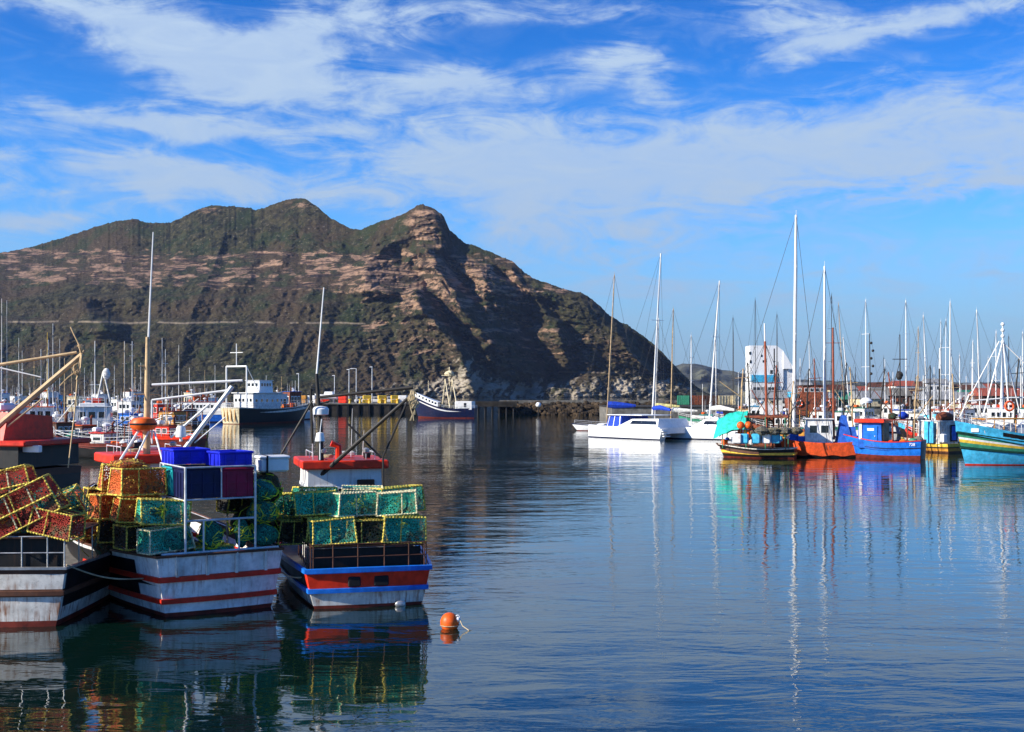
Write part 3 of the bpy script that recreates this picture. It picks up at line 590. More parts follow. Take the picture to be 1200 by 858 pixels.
for (kind, x, y, z, rz, lab) in [
 ('pale', -1.30, .55, 1.72, 4, 'green trap at the left end of the white transom, lowest of its stack'), ('green', -1.42, .6, 2.46, -3, 'green trap with lime rope, second layer at the left end of the white transom'),
 ('brown', -1.7, 1.75, 1.72, 8, 'dark brown netted trap, lowest, second from the stern on the left side'), ('orange', -1.75, 1.75, 2.45, -4, 'orange trap in a yellow frame, middle layer, second from the stern'),
 ('orange', -1.75, 1.9, 3.17, 5, 'orange trap in a yellow frame, top of the stack left of the teal crate'), ('brown', -1.9, 3.0, 1.75, -6, 'dark brown trap in the lowest layer, third from the stern on the left side'),
 ('orange', -2.0, 3.0, 2.48, 3, 'orange trap in the middle layer, third from the stern'), ('orange', -1.85, 3.15, 3.2, -5, 'orange trap on top of the stack, third from the stern'),
 ('red', -2.15, 4.3, 1.8, 4, 'dark red netted trap in the lowest layer beside the orange bin'), ('brown', -2.1, 4.3, 2.5, -3, 'brown trap stacked under the ochre frame beside the orange bin'),
 ('green', 0, .75, 1.0, 0, 'green trap behind the posts of the white rack'), ('brown', .1, 2.0, 1.0, 0, 'dark trap inside the white rack under the crates'), ('brown', 1.35, 2.2, 2.5, 5, 'dark trap behind the green bundles at the right rail')]:
    put(TR[kind][k % len(TR[kind])], B_, (x, y, z), R(rz*1.6), lab, gT, rot=(R(rnd.uniform(-4, 4)), R(rnd.uniform(-5, 5))), scale=(rnd.uniform(.9, 1.08), rnd.uniform(.9, 1.05), rnd.uniform(.88, 1.04))); k += 1
gN = 'green nets bundled on the boats'
for i, (x, y, z, r, lab) in enumerate([(1.42, .5, 1.66, (.42, .45, .33), 'green net bundle at the right end of the white transom, lowest of three'), (1.42, .55, 2.30, (.43, .48, .34), 'green and yellow net bundle at the right end of the white transom, middle of three'), (1.40, .6, 2.95, (.42, .5, .30), 'dark green net bundle at the right end of the white transom, top of three'),
 (-.1, .42, 1.70, (.34, .25, .40), 'teal net bundle hanging behind the middle of the white rack'), (.78, .42, 1.70, (.2, .22, .38), 'narrow green net bundle behind the right post of the white rack'), (-1.15, .35, 1.72, (.42, .3, .34), 'teal net bundle bulging over the left end of the white transom'), (-1.62, .5, 2.5, (.36, .3, .30), 'yellow and green rope heap bulging from the left stack of traps')]):
    bundle(B_, (x, y, z), r, lab, 20+i, 'green_yellow_lump' if i in (1, 6) else 'green_net_lump')
for i, (x, y, z, r, mt_, lab) in enumerate(((-2.35, 4.9, 1.5, (.45, .6, .4), 'orange_net_lump', 'orange net heap under the orange bin on the left side'), (-2.2, 3.4, 1.2, (.4, .7, .4), 'brown_net_lump', 'brown net heap hanging inside the left bulwark'), (-2.3, 6.9, 1.9, (.5, .7, .5), 'orange_net_lump', 'orange net heap ahead of the orange bin'), (-1.2, 4.4, 2.6, (.8, .9, .55), 'orange_net_lump', 'orange net heap behind the orange traps, before the wheelhouse'), (-1.9, 2.4, 3.85, (.4, .5, .16), 'orange_net_lump', 'flat orange net lying on the topmost orange traps'))): bundle(B_, (x, y, z), r, lab, 80+i, mt_, 'yellow_rope')
# wheelhouse, mast, A-frame, outriggers
house(B_, (-.1, 7.4), .9, 2.3, 2.2, 2.9, M['white_paint'], M['bright_red'], .22, rh=.30)
mB = wpt(B_, 172, 560, 38.2); mt = wpt(B_, 173, 395, 38.2)
b = MB(); b.tube([(mB.x, mB.y, 1), (mB.x, mB.y, 4.6), mt], [.12, .11, .06], 10); b.bar((mB.x-.4, mB.y, 6.0), (mB.x+.4, mB.y, 6.0), .03); b.bar((mB.x-.25, mB.y, 6.9), (mB.x+.25, mB.y, 6.9), .025); ms = b.build('mast', M['mast_tan'], B_, smooth='auto')
MB().tube([wpt(B_, 174, 397, 38.2), wpt(B_, 179.5, 272, 38.2)], [.035, .018], 6).build('whip_aerial', M['mast_white'], ms)
for (a, c_, r) in (((163, 504), (128, 560), .04), ((174, 506), (150, 556), .03), ((181, 506), (196, 560), .03)): MB().bar(wpt(B_, *a, 38), wpt(B_, *c_, 36.8), r, 7).build('strut', M['mast_white'], B_)
for (a, c_, r) in (((272, 453), (214, 529), .075), ((246, 473), (200, 513), .04), ((178, 451), (284, 446), .04), ((178, 469), (271, 457), .035), ((264, 489), (228, 519), .02)): MB().tube([wpt(B_, *a, 38), wpt(B_, *c_, 38)], r, 8).build('outrigger', M['mast_white'], B_, smooth='auto')
MB().bar(wpt(B_, 178, 469, 38), wpt(B_, 178, 520, 38), .03).build('outrigger_post', M['mast_white'], B_)
c_ = wpt(B_, 168, 497, 38); b = MB(); b.lathe(c_+Vector((0, 0, -.22)), [(.12, 0), (.34, .05), (.42, .16), (.42, .28), (.33, .40), (.1, .44)], 16); o = b.build('life_raft', M['orange_paint'], B_, smooth='auto')
MB().lathe(c_+Vector((0, 0, -.03)), [(.425, 0), (.435, .03), (.425, .06)], 16).build('strap', M['rubber'], o)
c_ = wpt(B_, 212, 507, 38); MB().lathe(c_+Vector((0, 0, -.28)), [(.05, 0), (.05, .12), (.17, .14), (.15, .42), (.1, .5)], 12).build('deck_lamp', M['clean_white'], B_, smooth='auto')
b = MB(); c_ = Lc(B_, P(320, 545, 37)); t = thing('cool_box', P(319, 553, 35.0), R(25), 'white lidded cool box strapped on the green nets between the two boats', 'box')
MB().rbox((0, 0, .21), (.86, .6, .40), .05).build('bin', M['clean_white'], t); MB().rbox((0, 0, .44), (.92, .66, .09), .03).build('lid', M['clean_white'], t); b = MB(); b.box((-.22, 0, .245), (.05, .672, .50)); b.build('strap', M['rubber'], t)
bundle(B_, (1.75, 1.45, 2.72), (.55, .6, .50), 'dark green net heap under the white cool box', 51, 'brown_net_lump'); bundle(B_, (1.6, 1.7, 1.7), (.6, .8, .56), 'lower dark net heap beneath the one carrying the white cool box', 52, 'brown_net_lump')
# ---- boat with blue rubbing strakes
C_ = thing('fishing_boat', (-4.05, 33.75, 0), R(15), 'fishing boat with white, red and blue transom and an orange roofed wheelhouse, piled with traps', 'fishing boat', 'trap boats moored in the foreground')
hC = Hull(C_, 12.5, 4.5, 1.08, 1.1, 2.3, [(.08, 0), (.42, 1), (.9, 2), (1, 3)], [M['dark_red'], M['rusty_white'], M['bright_red'], M['bright_blue'], M['deck_grey']], tr=.78, rake=1.2, depth=.5, bulge=.1, lean=.08)
b = MB()
for sd in (-1, 1):
    ts = [.03+.96*i/24 for i in range(25)]; fr = [-.25, .33, .66, .98]; V = []
    for f in fr:
        for t_ in ts: p = hC.pt(f, t_, sd); V.append(p+Vector((sd*.006, 0, 0)))
    n = len(ts); F = [(r*n+i, r*n+i+1, (r+1)*n+i+1, (r+1)*n+i) for r in range(3) for i in range(n-1)]; b.add(V, F if sd > 0 else [f[::-1] for f in F])
b.build('hull_side', M['black_paint'], C_, smooth=True)
hC.strake(.46, .08, .15, M['bright_blue']); hC.strake(.98, .07, .15, M['bright_blue'], 'gunwale')
for u, ww in ((-.25, .36), (.2, .42)): p = hC.tp(.68, u); MB().rbox((p.x, p.y+.02, p.z), (ww, .10, .30), .03).build('freeing_port_shade', M['rubber'], C_)  # dark boxes stand for the shade inside the freeing ports
p = hC.tp(.3, .55); MB().ball((p.x, p.y-.05, .05), (.16, .05, .10), 3, .2).build('exhaust', M['steel'], C_, smooth=True)
b = MB()
for x in (-1.55, -1.0, -.3, .45, 1.15, 1.6): b.bar((x, .02, 1.1), (x, .02, 1.8), .018, 6)
for z in (1.42, 1.78): b.bar((-1.6, .02, z), (1.65, .02, z), .018, 6)
for sx in (-1.62, 1.66):
    for i in range(8): b.bar((sx, .02+i*.55, 1.0), (sx, .02+i*.55, 1.8), .018, 5)
    b.bar((sx, .02, 1.78), (sx, 4.0, 1.78), .018, 5)
b.build('railing', M['brown_paint'], C_)
MB().box((0, 2.0, 1.70), (3.25, 3.9, .05)).build('trap_platform', M['brown_paint'], C_)
MB().box((0, .35, 1.25), (3.1, .04, .75)).build('dark_panel', M['black_paint'], C_)  # black panel behind the stern posts, below the trap platform
gT2 = 'traps stacked on the boat with blue strakes'; k = 0
for (kind, x, y, z, rz, lab) in [('green', -.95, .5, 1.75, 2, 'green trap, leftmost of the lower row facing the camera above the blue gunwale'), ('brown', .0, .62, 1.75, -3, 'brown netted trap, middle of the lower row above the blue gunwale'), ('green', 1.02, .48, 1.75, 3, 'green trap, rightmost of the lower row above the blue gunwale'),
 ('brown', -1.0, 1.55, 1.75, 4, 'brown trap of the lower layer, second row from the stern, left'), ('brown', .15, 1.6, 1.75, 0, 'brown trap of the lower layer, second row from the stern, middle'), ('brown', 1.1, 1.55, 1.75, -4, 'brown trap of the lower layer, second row from the stern, right'), ('brown', -1.05, 2.6, 1.75, -4, 'brown trap of the lower layer, third row from the stern, left'), ('brown', 1.0, 2.65, 1.75, 4, 'brown trap of the lower layer, third row from the stern, right'),
 ('pale', .95, .75, 2.5, -6, 'green trap with pale rope frame, right end of the top row'), ('pale', -.30, .85, 2.5, 7, 'green trap with pale rope frame, middle of the top row'), ('brown', -1.95, 2.2, 1.6, 9, 'brown trap hanging over the left side of the blue striped boat, lower layer'), ('green', -1.9, 3.2, 2.3, -9, 'green trap overhanging the left side, nearest the white cool box'), ('brown', -2.0, 4.4, 1.6, 5, 'dark trap far forward at the left side of the blue striped boat'), ('green', -1.3, 1.5, 2.5, -8, 'green trap in the top layer, left of the middle one'), ('green', -1.25, 2.7, 2.5, 10, 'green trap in the top layer, at the left before the wheelhouse'), ('pale', .15, 2.2, 2.5, -5, 'pale framed green trap in the top layer before the wheelhouse'), ('green', 1.15, 1.9, 2.48, 8, 'green trap in the top layer, second from the stern at the right')]:
    put(TR[kind][k % len(TR[kind])], C_, (x, y, z), R(rz*1.6), lab, gT2, rot=(R(rnd.uniform(-3, 3)), R(rnd.uniform(-4, 4))), scale=(rnd.uniform(.9, 1.06), rnd.uniform(.9, 1.05), rnd.uniform(.9, 1.02))); k += 1
house(C_, (-.05, 6.4), .6, 2.5, 3.0, 3.0, M['white_paint'], M['bright_red'], .22, doormat=M['brown_paint'], rh=.28)
c_ = wpt(C_, 397, 520, 39); b = MB(); b.tube([(c_.x, c_.y, 3.7), (c_.x, c_.y, 4.3), (c_.x-.25, c_.y, 4.4)], .11, 8); b.build('vent_cowl', M['bright_red'], C_, smooth='auto')
m0 = wpt(C_, 378, 560, 38.5); m1 = wpt(C_, 371, 438, 38.5); b = MB(); b.tube([(m0.x, m0.y, 2.4), wpt(C_, 375, 500, 38.5), m1], [.10, .09, .05], 9); b.bar(wpt(C_, 364, 456, 38.5), wpt(C_, 366, 520, 38.5), .05); b.bar(wpt(C_, 362, 478, 38.5), wpt(C_, 386, 470, 38.5), .03); ms = b.build('mast', M['mast_dark'], C_, smooth='auto')
MB().tube([wpt(C_, 371, 440, 38.5), wpt(C_, 379.5, 337, 38.5)], [.035, .02], 6).build('whip_aerial', M['mast_white'], ms)
MB().tube([wpt(C_, 370, 562, 38.5), wpt(C_, 489, 457, 37)], [.075, .05], 8).build('boom', M['mast_dark'], C_, smooth='auto')
MB().tube([wpt(C_, 371, 466, 38.5), wpt(C_, 484, 454, 38)], [.045, .06], 8).build('boom', M['mast_dark'], C_, smooth='auto')
for a, c2 in (((408, 497), (447, 537)), ((482, 460), (449, 535)), ((449, 535), (449, 575)), ((366, 470), (325, 540))): MB().bar(wpt(C_, *a, 38), wpt(C_, *c2, 38), .035, 6).build('brace', M['mast_dark'], C_)
b = MB(); rr = random.Random(8)
for i in range(7): x0 = 484+rr.uniform(-3, 3); b.tube([wpt(C_, x0+rr.uniform(-2, 2), 458+j*7, 37) for j in range(rr.randint(3, 6))], .022, 5)
tangle(b, wpt(C_, 485, 468, 37), .2, .02, 50, 3, 1.5); b.build('hanging_tackle', M['rope'], C_)
c_ = wpt(C_, 376, 482, 38.3); MB().lathe(c_+Vector((0, 0, -.13)), [(.12, 0), (.25, .03), (.26, .2), (.2, .27), (.04, .30)], 16).build('radar_dome', M['clean_white'], C_, smooth='auto')
c_ = wpt(C_, 375, 517, 38); b = MB(); b.lathe(c_+Vector((0, 0, 0)), [(.16, 0), (.11, .26), (.04, .28)], 14); b.bar(c_, c_+Vector((0, 0, -.6)), .02); b.bar(c_+Vector((0, 0, .27)), c_+Vector((.05, 0, .7)), .015); b.build('deck_lamp', M['clean_white'], C_, smooth='auto')
c_ = wpt(C_, 430, 534, 40); MB().ball(c_, (.12, .12, .16)).build('vent', M['rubber'], C_, smooth=True)
# ---- boat at the left edge
A_ = thing('fishing_boat', (-13.35, 30.8, 0), R(3), 'white banded fishing boat cut by the left edge, carrying tilted red and green traps', 'fishing boat', 'trap boats moored in the foreground')
hA = Hull(A_, 12.5, 4.2, 1.5, 1.45, 2.5, [(.10, 0), (.51, 1), (.64, 2), (.90, 1), (1, 2)], [M['dark_red'], M['rusty_white'], M['brown_paint'], M['black_paint']], tr=.86, rake=1.1, depth=.6, bulge=.1, lean=.02)
b = MB()
for sd in (-1, 1):
    ts = [.012+.97*i/24 for i in range(25)]; fr = [-.25, .33, .66, .99]; V = []
    for f in fr:
        for t_ in ts: p = hA.pt(f, t_, sd); V.append(p+Vector((sd*.006, 0, 0)))
    n = len(ts); F = [(r*n+i, r*n+i+1, (r+1)*n+i+1, (r+1)*n+i) for r in range(3) for i in range(n-1)]; b.add(V, F if sd > 0 else [f[::-1] for f in F])
b.build('hull_side', M['black_paint'], A_, smooth=True)
hA.strake(.575, .08, .14, M['brown_paint']); hA.strake(1., .06, .08, M['steel'], 'gunwale')
b = MB()
for x in (-1.7, -.9, -.1, .7, 1.35, 1.78): b.bar((x, 0, 1.5), (x, 0, 2.32), .02, 6)
for z in (1.9, 2.32): b.bar((-1.8, 0, z), (1.78, 0, z), .018, 6)
for x in (-1.8, 1.78):
    b.bar((x, 0, 2.32), (x, 3.6, 2.32), .018, 6)
    for y in (1.2, 2.4, 3.6): b.bar((x, y, 1.4), (x, y, 2.32), .018, 6)
b.build('railing', M['steel'], A_); MB().box((0, 1.8, 2.28), (3.5, 3.5, .05)).build('trap_platform', M['brown_paint'], A_); MB().box((0, .3, 1.8), (3.4, .04, .85)).build('dark_panel', M['black_paint'], A_)  # railing, trap platform and a black panel behind the rails
TA = [make_trap('red', 1.75, 1.05, .95, 31), make_trap('green', 1.75, 1.0, .85, 32)]
for q_, (t, lm_) in enumerate(((TA[0], 'green_net_lump'), (TA[1], 'orange_net_lump'))):
    b = MB(); b.ball((.58, -.18, .40), (.24, .34, .36), 5+q_, .15, 12, 16); b.build('net_bundle', M[lm_], t, smooth=True); b = MB(); b.ball((-.55, -.2, .45), (.26, .32, .34), 8+q_, .15, 12, 16); b.build('net_bundle', M['orange_net_lump' if q_ == 0 else 'green_yellow_lump'], t, smooth=True)
    for x_ in (-.3, .32): b = MB(); rope_bar(b, (x_, -.55, .03), (x_+.05, -.5, .92 if q_ == 0 else .83), .02); rope_bar(b, (x_, -.5, .9 if q_ == 0 else .82), (x_, .5, .9 if q_ == 0 else .82), .018); b.build('frame_rib', M['pale_rope'], t)
    b = MB(); rope_bar(b, (-.85, -.56, .47), (.85, -.56, .45), .026); b.build('frame_rail', M['yellow_rope'], t)
gA = 'tilted traps on the boat at the left edge'
for (pr, x, y, z, rx, ry, rz, sc_, lab) in [(TA[0], .82, .55, 2.62, 0, -27, 6, 1, 'tilted red and brown trap in a yellow frame at the right end of the stack'), (TA[1], -.75, .5, 2.38, 0, -20, -4, 1, 'tilted green trap at the left edge of the photo'), (TA[1], 1.12, 1.7, 2.38, 8, -22, 8, 1, 'green trap behind, with a striped green panel at its right side'), (TA[0], -.4, 1.9, 2.9, -6, -14, 5, 1, 'red trap lying on top of the stack with a pale rope wrapped bar'), (TA[0], -2.2, .8, 2.6, 5, -22, 0, 1, 'red trap mostly outside the left edge'), (TR['red'][0], 1.45, .35, 2.32, 0, 12, -10, .9, 'small dark trap under the tilted red one')]:
    put(pr, A_, (x, y, z), R(rz), lab, gA, rot=(R(rx), R(ry)), scale=sc_)
def roofstuff(root, x, y, z, w, l, seed):
    rr = random.Random(seed); b = MB()
    for sx in (-1, 1):
        b.bar((x+sx*w*.4, y-l*.4, z+.22), (x+sx*w*.4, y+l*.4, z+.22), .018, 6)
        for q in (-.4, 0, .4): b.bar((x+sx*w*.4, y+l*q, z), (x+sx*w*.4, y+l*q, z+.22), .015, 5)
    b.build('grab_rail', M['galvanised'], root)
    for i in range(2): xx = x+(-1)**i*w*.28; b = MB(); b.bar((xx, y-l*.42, z), (xx, y-l*.42, z+.2), .02, 6); b.lathe((xx, y-l*.42, z+.2), [(.05, 0), (.11, .03), (.12, .13), (.04, .18)], 10); b.build('work_lamp', M['steel'], root)
    MB().rbox((x+w*.1, y+l*.1, z+.12), (.55, .5, .16), .04).build('hatch', M['rusty_white'], root)
    for i in range(3): xx, yy = x+rr.uniform(-.4, .4)*w, y+rr.uniform(-.3, .4)*l; MB().bar((xx, yy, z), (xx+.05, yy, z+rr.uniform(.8, 2.2)), .014, 5, .006).build('aerial', M['mast_white'], root)
    b = MB(); b.torus((x-w*.2, y-l*.2, z+.06), .2, .03, 'z', 14, 5); b.torus((x-w*.2+.03, y-l*.2, z+.11), .18, .03, 'z', 14, 5); b.build('rope_coil', M['rope'], root)
roofstuff(B_, -.1, 7.4, 4.1, 2.4, 2.3, 1); roofstuff(C_, -.05, 6.4, 3.88, 2.5, 3.0, 2)
# mooring ropes
def rope(a, c, sag, label, r=.022, mat='rope'):
    a, c = Vector(a), Vector(c); b = MB(); pts = [a.lerp(c, i/16)+Vector((0, 0, -sag*math.sin(math.pi*i/16))) for i in range(17)]; o0 = pts[0].copy(); b.tube([p-o0 for p in pts], r, 6); o = b.build('mooring_rope', M[mat], label=label, cat='rope'); o.location = o0
rope(P(78, 662, 31), P(168, 678, 32.4), .15, 'slack mooring rope between the left boat and the boat with red strakes')
rope(P(326, 668, 34), P(357, 676, 34), .1, 'short mooring rope between the red and the blue striped boats')
# buoy
t = thing('mooring_buoy', (X(527, 30.6), 30.6, 0), 0, 'round orange red mooring buoy with a white cap floating on open water', 'buoy')
MB().ball((0, 0, .16), (.245, .245, .25), 1, .015, 12, 18).build('float', M['orange_paint'], t, smooth=True); b = MB(); b.ball((.21, -.06, .24), (.08, .08, .07), 2, .1); b.torus((.21, -.06, .30), .05, .015, 'y', 10, 5); b.build('cap', M['clean_white'], t, smooth=True); b = MB(); b.torus((0, 0, .09), .243, .012, 'z', 24, 5); b.tube([(.24, -.08, .28), (.34, -.2, .1), (.5, -.3, .01), (.75, -.2, -.05)], .014, 5); b.build('rope', M['rope'], t)
# ============================================================ harbour works and boats of the left half
def simple_mast(b, x, y, z0, z1, r, arms=(), lean=0.):
    b.tube([(x, y, z0), (x+lean*.5, y, (z0+z1)/2), (x+lean, y, z1)], [r, r*.85, r*.5], 7)
    for (u, w_) in arms: z = z0+(z1-z0)*u; b.bar((x-w_/2+lean*u, y, z), (x+w_/2+lean*u, y, z), r*.45, 5)
def workboat(name, label, px, wl, L, B, rot, hull, fb=(1.3, 1.2, 2.2), bands=None, cab=None, cabm='white_paint', roofm='white_paint', masts=(), group='fishing boats moored along the quay', win=True, cargo=None, over=.15, rail=True, tr=.8):
    """moored working boat: px,wl = photo spot of its waterline middle"""
    Y = D(wl); t = thing(name, (X(px, Y), Y, 0), R(rot), label, 'fishing boat', group); off = -L/2
    o = t.location.copy(); h_ = Vector((-math.sin(R(rot)), math.cos(R(rot)), 0)); t.location = o-h_*(L/2)
    mats = [M[k] for k in hull]; bands = bands or [(.12, 0), (.82, 1), (1, 2)]
    H = Hull(t, L, B, *fb, bands, mats, tr=tr, rake=L*.09, nst=12, depth=.5)
    H.strake(.8, .06, .12, mats[2 if len(mats) > 2 else -1])
    if cab: cx, cl, ch, cw = cab; house(t, (0, L*cx), fb[1]-.5, B*cw, cl, ch, M[cabm], M[roofm], over, win=win, nw=3)
    if rail: H.rail(.55, .05 if not cab else 0, 1, .14, .025, M['white_paint'], 2)
    for (mx, my, top, mat, r, arms) in masts:
        b = MB(); simple_mast(b, mx, L*my, fb[1]-.4, Z(top, Y), r, arms); ms = b.build('mast', M[mat], t, smooth='auto')
        b = MB(); tz = Z(top, Y)*.9
        for yy in (.02, .98): b.bar((mx, L*my, tz), (0, L*yy, H.zg(yy)), .02, 4)
        for sx in (-1, 1): b.bar((mx, L*my, tz), (sx*B*.45, L*my, fb[1]), .02, 4)
        b.build('rigging', M['wire'], t)
    rr = random.Random(int(px*7+wl))
    if cab:
        zr = fb[1]-.5+ch; cy_ = L*cx
        for i in range(3): xx, yy = rr.uniform(-B*.3, B*.3), cy_+rr.uniform(-cl*.4, cl*.4); MB().bar((xx, yy, zr), (xx+rr.uniform(-.2, .2), yy, zr+rr.uniform(1.2, 3.6)), .03, 5, .015).build('aerial', M['mast_white'], t)
        MB().lathe((rr.uniform(-.5, .5), cy_, zr+.1), [(.08, 0), (.08, .5), (.35, .55), (.36, .75), (.1, .85)], 10).build('radar', M['clean_white'], t); MB().tube([(B*.2, cy_-cl*.2, zr), (B*.2, cy_-cl*.2, zr+.9), (B*.2, cy_-cl*.2-.2, zr+1.1)], .11, 7).build('exhaust_pipe', M['rust_paint'], t)
        MB().rbox((-B*.15, cy_+cl*.25, zr+.35), (.9, .6, .45), .1).build('life_raft', M[rr.choice(['clean_white', 'orange_paint', 'white_paint'])], t)
        if rr.random() < .5:
            b = MB(); gy0 = L*.08; gz = fb[1]+rr.uniform(1.6, 2.6)
            for sx in (-1, 1): b.bar((sx*B*.38, gy0, fb[1]-.3), (sx*B*.34, gy0, gz), .06, 6)
            b.bar((-B*.36, gy0, gz), (B*.36, gy0, gz), .06, 6); b.build('stern_gantry', M[rr.choice(['white_paint', 'rust_paint', 'ochre_paint'])], t)
        if rr.random() < .6: MB().tube([(0, L*.5, fb[1]+.6), (rr.uniform(-1, 1), L*.05, fb[1]+rr.uniform(2, 4))], [.07, .05], 7).build('boom', M[rr.choice(['mast_tan', 'mast_white', 'mast_dark'])], t)
    if cargo:
        for i in range(cargo[0]):
            yy = L*(.06+.22*rr.random()); xx = (rr.random()-.5)*B*.6; sz = rr.uniform(.4, .9); b = MB()
            if rr.random() < .5: b.rbox((xx, yy, fb[1]-.4+sz/2), (sz*1.4, sz, sz), .06, rr.random())
            else: b.ball((xx, yy, fb[1]-.4+sz*.5), (sz*.8, sz*.7, sz*.6), i, .12)
            b.build('deck_gear', M[rr.choice(cargo[1])], t)
    return t, H
gq = 'fishing boats moored along the quay'
# --- red boat with the tan spars at the left edge
Y = 50.; t = thing('fishing_boat', (X(58, Y), Y, 0), R(74), 'red fishing boat at the left edge with tan spars, above the tilted traps', 'fishing boat', gq)
h = Hull(t, 13, 4.6, 2.9, 2.9, 3.8, [(.1, 0), (.9, 0), (1, 1)], [M['black_paint'], M['brown_paint'], M['black_paint']], tr=.85, rake=1)
MB().rbox((0, 5, 4.0), (4.4, 11, .22), .05).build('shelter_deck', M['red_paint'], t); MB().box((0, 5, 3.45), (3.9, 10, .9)).build('deckhouse', M['black_paint'], t)  # deckhouse black: darkness under the shelter deck put into its colour
MB().prism([(-1.6, 4.11), (1.6, 4.11), (1.5, 5.05), (-1.3, 5.25)], 1.0, 9.5).build('engine_casing', M['bright_red'], t)
MB().rbox(wpt(t, 36, 526, Y-1.6), (.2, .95, .28), .02).build('name_plate', M['clean_white'], t)
b = MB(); b.rbox((-.2, 2.2, 5.45), (.9, .8, .35), .08).build('hatch', M['clean_white'], t)
MB().tube([P(-30, 517, 49)-Vector(t.location), P(97, 416, 49)-Vector(t.location)], .01, 4)
for a, c2, r, mt_ in (((-25, 519), (97, 415), .14, 'mast_tan'), ((-10, 429), (90, 413), .07, 'mast_tan'), ((-5, 511), (50, 467), .045, 'mast_tan'), ((0, 431), (48, 442), .03, 'mast_white')): MB().tube([wpt(t, *a, 49), wpt(t, *c2, 49.)], [r, r*.8], 8).build('spar', M[mt_], t, smooth='auto')
b = MB(); rr = random.Random(5); b.tube([wpt(t, x, y, 48.8) for x, y in ((83, 383), (87, 392), (92, 402), (95, 414))], .04, 5); b.tube([wpt(t, x, y, 48.8) for x, y in ((95, 415), (91, 440), (88, 480), (80, 548))], .03, 5); b.tube([wpt(t, x, y, 48.8) for x, y in ((96, 415), (95, 430), (90, 445))], .05, 5); b.tube([wpt(t, x, y, 48.8) for x, y in ((92, 433), (80, 442), (70, 452))], .03, 5); tangle(b, wpt(t, 91, 433, 48.8), .18, .025, 50, 2, 1.4); tangle(b, wpt(t, 94, 410, 48.8), .18, .03, 40, 6, 1.2); b.build('hanging_tackle', M['mast_tan'], t)
# --- white wheelhouse boat with a dark hull and a name on its stern
t, H = workboat('fishing_boat', 'dark hulled boat with white cabin and white lettering across its stern', 112, 513, 12, 5.8, 14, ['black_paint', 'navy_paint', 'navy_paint'], (1.75, 1.7, 2.8), cab=(.26, 4.6, 3.1, .82), cabm='white_paint', roofm='clean_white', masts=[(0, .42, 400, 'mast_white', .09, ((.5, 1.2),))], over=.25)
letters('CALEDONIA II', .62, t, (-.2, -.28, .95), (R(90), 0, 0), M['clean_white'])
b = MB(); b.rbox((0, 2.9, 4.55), (3.4, 3.2, .5), .1); b.build('upper_deck', M['white_paint'], t)
b = MB()
for x in (-1.6, -.8, 0, .8, 1.6): b.bar((x, 1.4, 4.7), (x, 1.4, 5.6), .03, 5)
b.bar((-1.6, 1.4, 5.6), (1.6, 1.4, 5.6), .035, 5); b.bar((-1.6, 1.4, 5.2), (1.6, 1.4, 5.2), .025, 5); b.build('upper_railing', M['clean_white'], t)
MB().rbox((.5, 2.2, 5.1), (1.2, .8, .7), .1).build('locker', M['bright_red'], t)
b = MB(); b.bar((.2, 5, 4.6), (1.1, 5, 9.2), .12); b.bar((2.1, 5, 4.6), (1.1, 5, 9.2), .12); b.ball((1.5, 5, 8.8), (.55, .4, .8), 2, .1); b.build('gallows', M['sail_white'], t)
